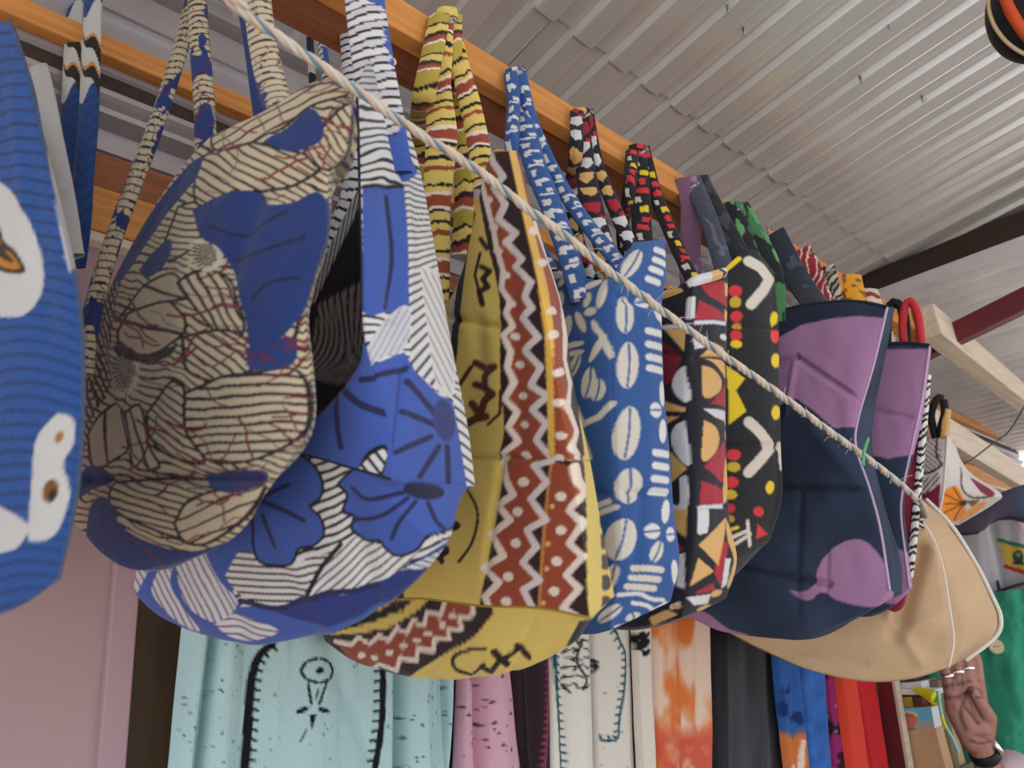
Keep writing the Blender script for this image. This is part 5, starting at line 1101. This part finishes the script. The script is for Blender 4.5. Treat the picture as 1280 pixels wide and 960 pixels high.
def pbox(name, label, cat, pts, xa, depth, mat, group=None):
    base = at_x((pts[2][0] + pts[3][0]) / 2, pts[3][1], xa); r = thing(name, base, label, cat, group); slab('body', pts, xa, depth, mat, r); return r
bx1 = pbox('cardboard_box', 'plain cardboard box on the lower shelf', 'box', [(1122, 917), (1170, 913), (1184, 966), (1132, 963)], 2.14, 0.14, M_CARD)
slab('lid_edge', [(1121, 914), (1170, 910), (1171, 917), (1122, 921)], 2.137, 0.145, M_CARD, bx1, 0.001)
# food packet: print drawn on its front as geometry colours
f4 = [at_x(*p, 2.138) for p in ((1112, 886), (1164, 884), (1169, 912), (1118, 916))]
pk = thing('food_packet', f4[3], 'food packet showing a bowl on a blue and grey front', 'packet')
tpk = smooth_curve([f4[0], f4[1]], 60); bpk = smooth_curve([f4[3], f4[2]], 60); P = coons(tpk, bpk, smooth_curve([f4[0], f4[3]], 40), smooth_curve([f4[1], f4[2]], 40))
def p_pk(q):
    p = Print(q, (176, 170, 172)); p.poly([(1100, 870), (1180, 870), (1166, 902), (1110, 898)], (110, 188, 224)); p.ell(1131, 896, 17, 7, -4, (226, 206, 180)); p.ell(1131, 896, 13, 4.5, -4, (190, 110, 70))
    p.poly([(1114, 898), (1148, 896), (1142, 910), (1122, 912)], (208, 118, 92)); p.ell(1133, 913, 14, 2.5, -4, (120, 110, 112)); return p.c
mesh_obj('printed_front', P.reshape(-1, 3) - np.array([0.0006, 0, 0]), grid_faces(40, 60), COTTON, pk, paint(P.reshape(-1, 3), p_pk))
slab('carton', ((1112, 886), (1164, 884), (1169, 912), (1118, 916)), 2.138, 0.10, M_WHT, pk, 0.001)
for k, (c_, lb) in enumerate((((120, 84, 52), 'small brown packet under the white shelf board'), ((206, 170, 70), 'small golden packet under the white shelf board'), ((110, 62, 50), 'small dark red packet under the white shelf board'))):
    x_ = 1113 + k * 14; pbox('sachet', lb, 'packet', [(x_, 871), (x_ + 12, 871), (x_ + 15, 885), (x_ + 3, 886)], 2.15, 0.06, material('packet_%d' % k, c_, 0.4, noise=(60, 0.3)), 'sachets on the shelf')
bk = [((1106, 854), (1152, 852), (1153, 861), (1108, 861), (228, 226, 230), 'white booklet lying on the top shelf board'), ((1104, 847), (1142, 845), (1144, 852), (1106, 854), (60, 56, 70), 'dark booklet lying on the white booklet'), ((1102, 838), (1146, 838), (1148, 845), (1104, 847), (214, 210, 220), 'pale booklet on top of the dark booklet')]
for a_, b_, c2, d2, cc, lb in bk: pbox('booklet', lb, 'booklet', [a_, b_, c2, d2], 2.14, 0.10, material('booklet_%d' % cc[0], cc, 0.5), 'booklets on the shelf')
ne = thing('neon_tube', at_x(1160, 870, 2.12), 'neon yellow rolled plastic tube lying on the shelf edge', 'tube'); M_NEON = material('neon_plastic', (222, 232, 30), 0.35)
P = smooth_curve([at_x(1143, 862, 2.125), at_x(1156, 866, 2.12), at_x(1170, 873, 2.11)], 16); tw = tube('tube_wall', P, np.linspace(0.006, 0.0175, 16), M_NEON, ne, 18)
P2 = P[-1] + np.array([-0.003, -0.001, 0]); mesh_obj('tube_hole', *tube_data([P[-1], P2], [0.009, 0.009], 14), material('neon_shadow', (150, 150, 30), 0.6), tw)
ln = thing('lanyard', at_x(1176, 882, 2.05), 'thin turquoise and yellow lanyard hanging beside the hand', 'lanyard'); 
P = smooth_curve([at_x(1172, 864, 2.05), at_x(1175, 882, 2.05), at_x(1180, 904, 2.05), at_x(1190, 922, 2.05), at_x(1198, 940, 2.05)], 40)
for k, (i0, i1) in enumerate(((0, 16), (15, 25), (24, 40))): tube('cord', P[i0:i1], 0.004, material('lanyard_%d' % (k % 2), ((150, 214, 206), (214, 226, 60))[k % 2], 0.5), ln, 8)

# ------------------------------------------------------------------ the person's raised hand
def capsule(a, b, r0, r1, n=14, k=5):
    a = np.asarray(a, float); b = np.asarray(b, float); t = (b - a) / (np.linalg.norm(b - a) + 1e-9)
    P, R = [], []
    for th in np.linspace(math.pi / 2 - 0.05, 0, k): P.append(a - t * r0 * math.sin(th)); R.append(r0 * math.cos(th))
    for th in np.linspace(0, math.pi / 2 - 0.05, k): P.append(b + t * r1 * math.sin(th)); R.append(r1 * math.cos(th))
    P = np.array(P); T = t; N = np.cross(T, (0.13, 0.31, 0.94)); N /= np.linalg.norm(N); B_ = np.cross(T, N); an = np.arange(n) / n * 2 * math.pi
    V = P[:, None] + np.array(R)[:, None, None] * (np.cos(an)[None, :, None] * N + np.sin(an)[None, :, None] * B_); V = V.reshape(-1, 3); m = len(P)
    Fq = [[i * n + j, i * n + (j + 1) % n, (i + 1) * n + (j + 1) % n, (i + 1) * n + j] for i in range(m - 1) for j in range(n)] + [list(range(n))[::-1], list(range((m - 1) * n, m * n))]
    return V, Fq
HD = 1.57
def H3(px, py, dd=0.0): return at_d(px, py, HD + dd)
chains = [  # joints with radii: palm rays, fingers, thumb, wrist and forearm
    [(1216, 926, .0, .024), (1195, 888, .0, .020), (1186, 853, .0, .0125)], [(1218, 926, .0, .024), (1205, 885, .002, .020), (1198, 849, .0, .0125)],
    [(1222, 926, .0, .024), (1214, 885, .004, .020), (1210, 846, .0, .0125)], [(1228, 924, .0, .022), (1224, 888, .004, .019), (1222, 848, .0, .0125)],
    [(1186, 853, .0, .0120), (1181, 836, .006, .0105), (1180, 815, .012, .0095), (1184, 800, .004, .008)],
    [(1198, 849, .0, .0125), (1195, 826, .008, .011), (1194, 801, .014, .010), (1198, 786, .006, .0085)],
    [(1210, 846, .0, .0125), (1208, 820, .008, .0115), (1207, 794, .014, .010), (1210, 778, .006, .0085)],
    [(1222, 848, .0, .0130), (1220, 826, .008, .0115), (1212, 806, .014, .010), (1210, 790, .008, .0085)],
    [(1230, 916, -.006, .021), (1236, 897, -.014, .0155), (1227, 880, -.022, .012), (1216, 864, -.024, .0095)],
    [(1196, 880, -.006, .016), (1212, 908, -.006, .020), (1226, 908, -.010, .020)], [(1200, 858, .0, .015), (1216, 856, .0, .015)],
    [(1222, 924, .0, .026), (1230, 944, .002, .025), (1250, 990, .008, .029), (1290, 1090, .02, .040)]]
V, Fq, o = [], [], 0
for ch in chains:
    for p, q_ in zip(ch[:-1], ch[1:]):
        v, f = capsule(H3(*p[:3]), H3(*q_[:3]), p[3], q_[3]); V.append(v); Fq += [[i + o for i in g] for g in f]; o += len(v)
person = thing('person', H3(1250, 1000, 0.0), 'person with rings and a dark wristwatch, holding up an open hand under the tan bag', 'person')
hand_raw = mesh_obj('hand_blocking', np.vstack(V), Fq, MATS['skin'] if 'skin' in MATS else COTTON)
rm = hand_raw.modifiers.new('remesh', 'REMESH'); rm.mode = 'VOXEL'; rm.voxel_size = 0.0019; rm.use_smooth_shade = True
sm = hand_raw.modifiers.new('smooth', 'SMOOTH'); sm.factor = 0.5; sm.iterations = 5
bpy.context.view_layer.update()
hm = bpy.data.meshes.new_from_object(hand_raw.evaluated_get(bpy.context.evaluated_depsgraph_get()))
bpy.data.objects.remove(hand_raw)
hv = np.zeros(len(hm.vertices) * 3); hm.vertices.foreach_get('co', hv); hv = hv.reshape(-1, 3)
hn = np.zeros(len(hm.vertices) * 3); hm.vertices.foreach_get('normal', hn); hn = hn.reshape(-1, 3)
palm_dir = H3(1205, 885) - np.array([0, 0, EYE]); palm_dir /= np.linalg.norm(palm_dir)
hq = draft(hv); palm = np.clip(-(hn @ palm_dir) * 1.5, 0, 1); hc = np.array((112, 74, 62)) * (1 - palm[:, None]) + np.array((170, 120, 108)) * palm[:, None]
for L_, w_, dep in (([(1178, 872), (1196, 872), (1210, 866)], 2.6, 0.0022), ([(1214, 862), (1204, 880), (1200, 896), (1206, 912)], 3.0, 0.0026), ([(1180, 858), (1196, 856), (1212, 852)], 2.2, 0.0016), ([(1206, 884), (1216, 894), (1222, 904)], 2.4, 0.0018),
                    ([(1212, 926), (1224, 930), (1238, 928)], 2.2, 0.0014), ([(1221, 872), (1228, 872)], 1.6, 0.001), ([(1191, 862), (1192, 846)], 2.2, 0.002), ([(1204, 858), (1203, 842)], 2.2, 0.002)):
    c_ = smooth_curve(L_, 24); dd = np.min(np.linalg.norm(hq[:, None] - c_[None], axis=2), axis=1); g = np.exp(-(dd / w_) ** 2) * palm
    hv = hv - hn * (dep * g)[:, None]; hc = hc * (1 - 0.30 * g[:, None])
hf = np.zeros(len(hm.loops), np.int32); hm.loops.foreach_get('vertex_index', hf)
M_SKIN = material('skin', rough=0.5, attr=True, noise=(60, 0.10), bump=(150, 0.25), spec=0.4)
hand = mesh_obj('hand', hv, hf.reshape(-1, 4), M_SKIN, person, lin(hc))
def ring_band(name, c, axis, R, r, mat, parent, wid=1.0, n=30):
    axis = np.asarray(axis, float) / np.linalg.norm(axis); N = np.cross(axis, (0.2, 0.3, 0.9)); N /= np.linalg.norm(N); B_ = np.cross(axis, N); an = np.linspace(0, 2 * math.pi, n + 1)
    V, Fq = [], []; m = 8
    for a in an[:-1]:
        d = math.cos(a) * N + math.sin(a) * B_
        for k in range(m): V.append(np.asarray(c) + d * (R + r * math.cos(k / m * 2 * math.pi)) + axis * r * wid * math.sin(k / m * 2 * math.pi))
    for i in range(n):
        for k in range(m): Fq.append([i * m + k, i * m + (k + 1) % m, ((i + 1) % n) * m + (k + 1) % m, ((i + 1) % n) * m + k])
    return mesh_obj(name, np.array(V), Fq, mat, parent)
M_SILV = material('silver', (230, 228, 222), 0.15, metal=1.0)
for p, q_ in (((1183.5, 844, .003), (1181, 836, .006)), ((1196.6, 839, .003), (1195, 826, .008)), ((1209, 834, .004), (1208, 820, .008))): ring_band('ring', H3(*p), H3(*q_) - H3(*p), 0.0120, 0.0030, M_SILV, person, 1.5)
wa = H3(1250, 990, .008) - H3(1230, 944, .002)
wst = ring_band('watch_strap', H3(1231, 943, .002), wa, 0.0255, 0.004, material('black_leather', (28, 28, 32), 0.5), person, 3.0)
wc = H3(1243, 934, -.010); mesh_obj('watch_case', *tube_data([wc, wc + np.array([0.002, -0.006, 0.003]), wc + np.array([0.003, -0.009, 0.0045])], [0.016, 0.017, 0.014], 18), M_SILV, wst)
P = smooth_curve([H3(1256, 954, .008), H3(1268, 990, .012), H3(1296, 1092, .02)], 16); rs = np.linspace(0.044, 0.060, 16)
slv = tube('sleeve', P, rs * (1 + 0.03 * np.sin(np.arange(16) * 1.3)), material('pale_pink_cotton', (222, 196, 204), 0.85, bump=(80, 0.3)), person, 20)

# ------------------------------------------------------------------ ornament hanging under the roof
oc = at_d(1298, 14, 1.05); orn = thing('hanging_ornament', oc, 'black rounded ornament with orange and cream curved bands, hanging under the roof', 'ornament')
u = np.linspace(0, 2 * math.pi, 40); v = np.linspace(0, math.pi, 28); R0 = 0.062; V = []
for vv in v:
    for uu in u: V.append((R0 * 0.9 * math.sin(vv) * math.cos(uu), R0 * math.sin(vv) * math.sin(uu), R0 * 1.25 * math.cos(vv) * (1 + 0.05 * math.cos(3 * uu))))
mesh_obj('body', np.array(V) + oc, grid_faces(28, 40), material('black_leather'), orn)
for k, (ang, mt) in enumerate(((-0.86, 'orange_band'), (-0.3, 'cream_band'), (0.3, 'orange_band'), (1.3, 'cream_band'), (-1.32, 'cream_band'), (2.0, 'orange_band'))):
    P = [(1.015 * R0 * 0.9 * math.sin(a) * math.cos(ang + 3.6), 1.015 * R0 * math.sin(a) * math.sin(ang + 3.6), R0 * 1.262 * math.cos(a) * (1 + 0.05 * math.cos(3 * (ang + 3.6)))) for a in np.linspace(0.1, 3.04, 30)]
    tube('band', np.array(P) + oc, 0.0075 if 'orange' in mt else 0.0028, material(mt, (206, 82, 40) if 'orange' in mt else (214, 190, 150), 0.7), orn, 8)
tube('cord', [oc + np.array([0, 0, R0 * 1.2]), np.array([oc[0], oc[1], roof_z(oc[1]) + 0.01])], 0.0025, material('dark_wire'), orn, 6)
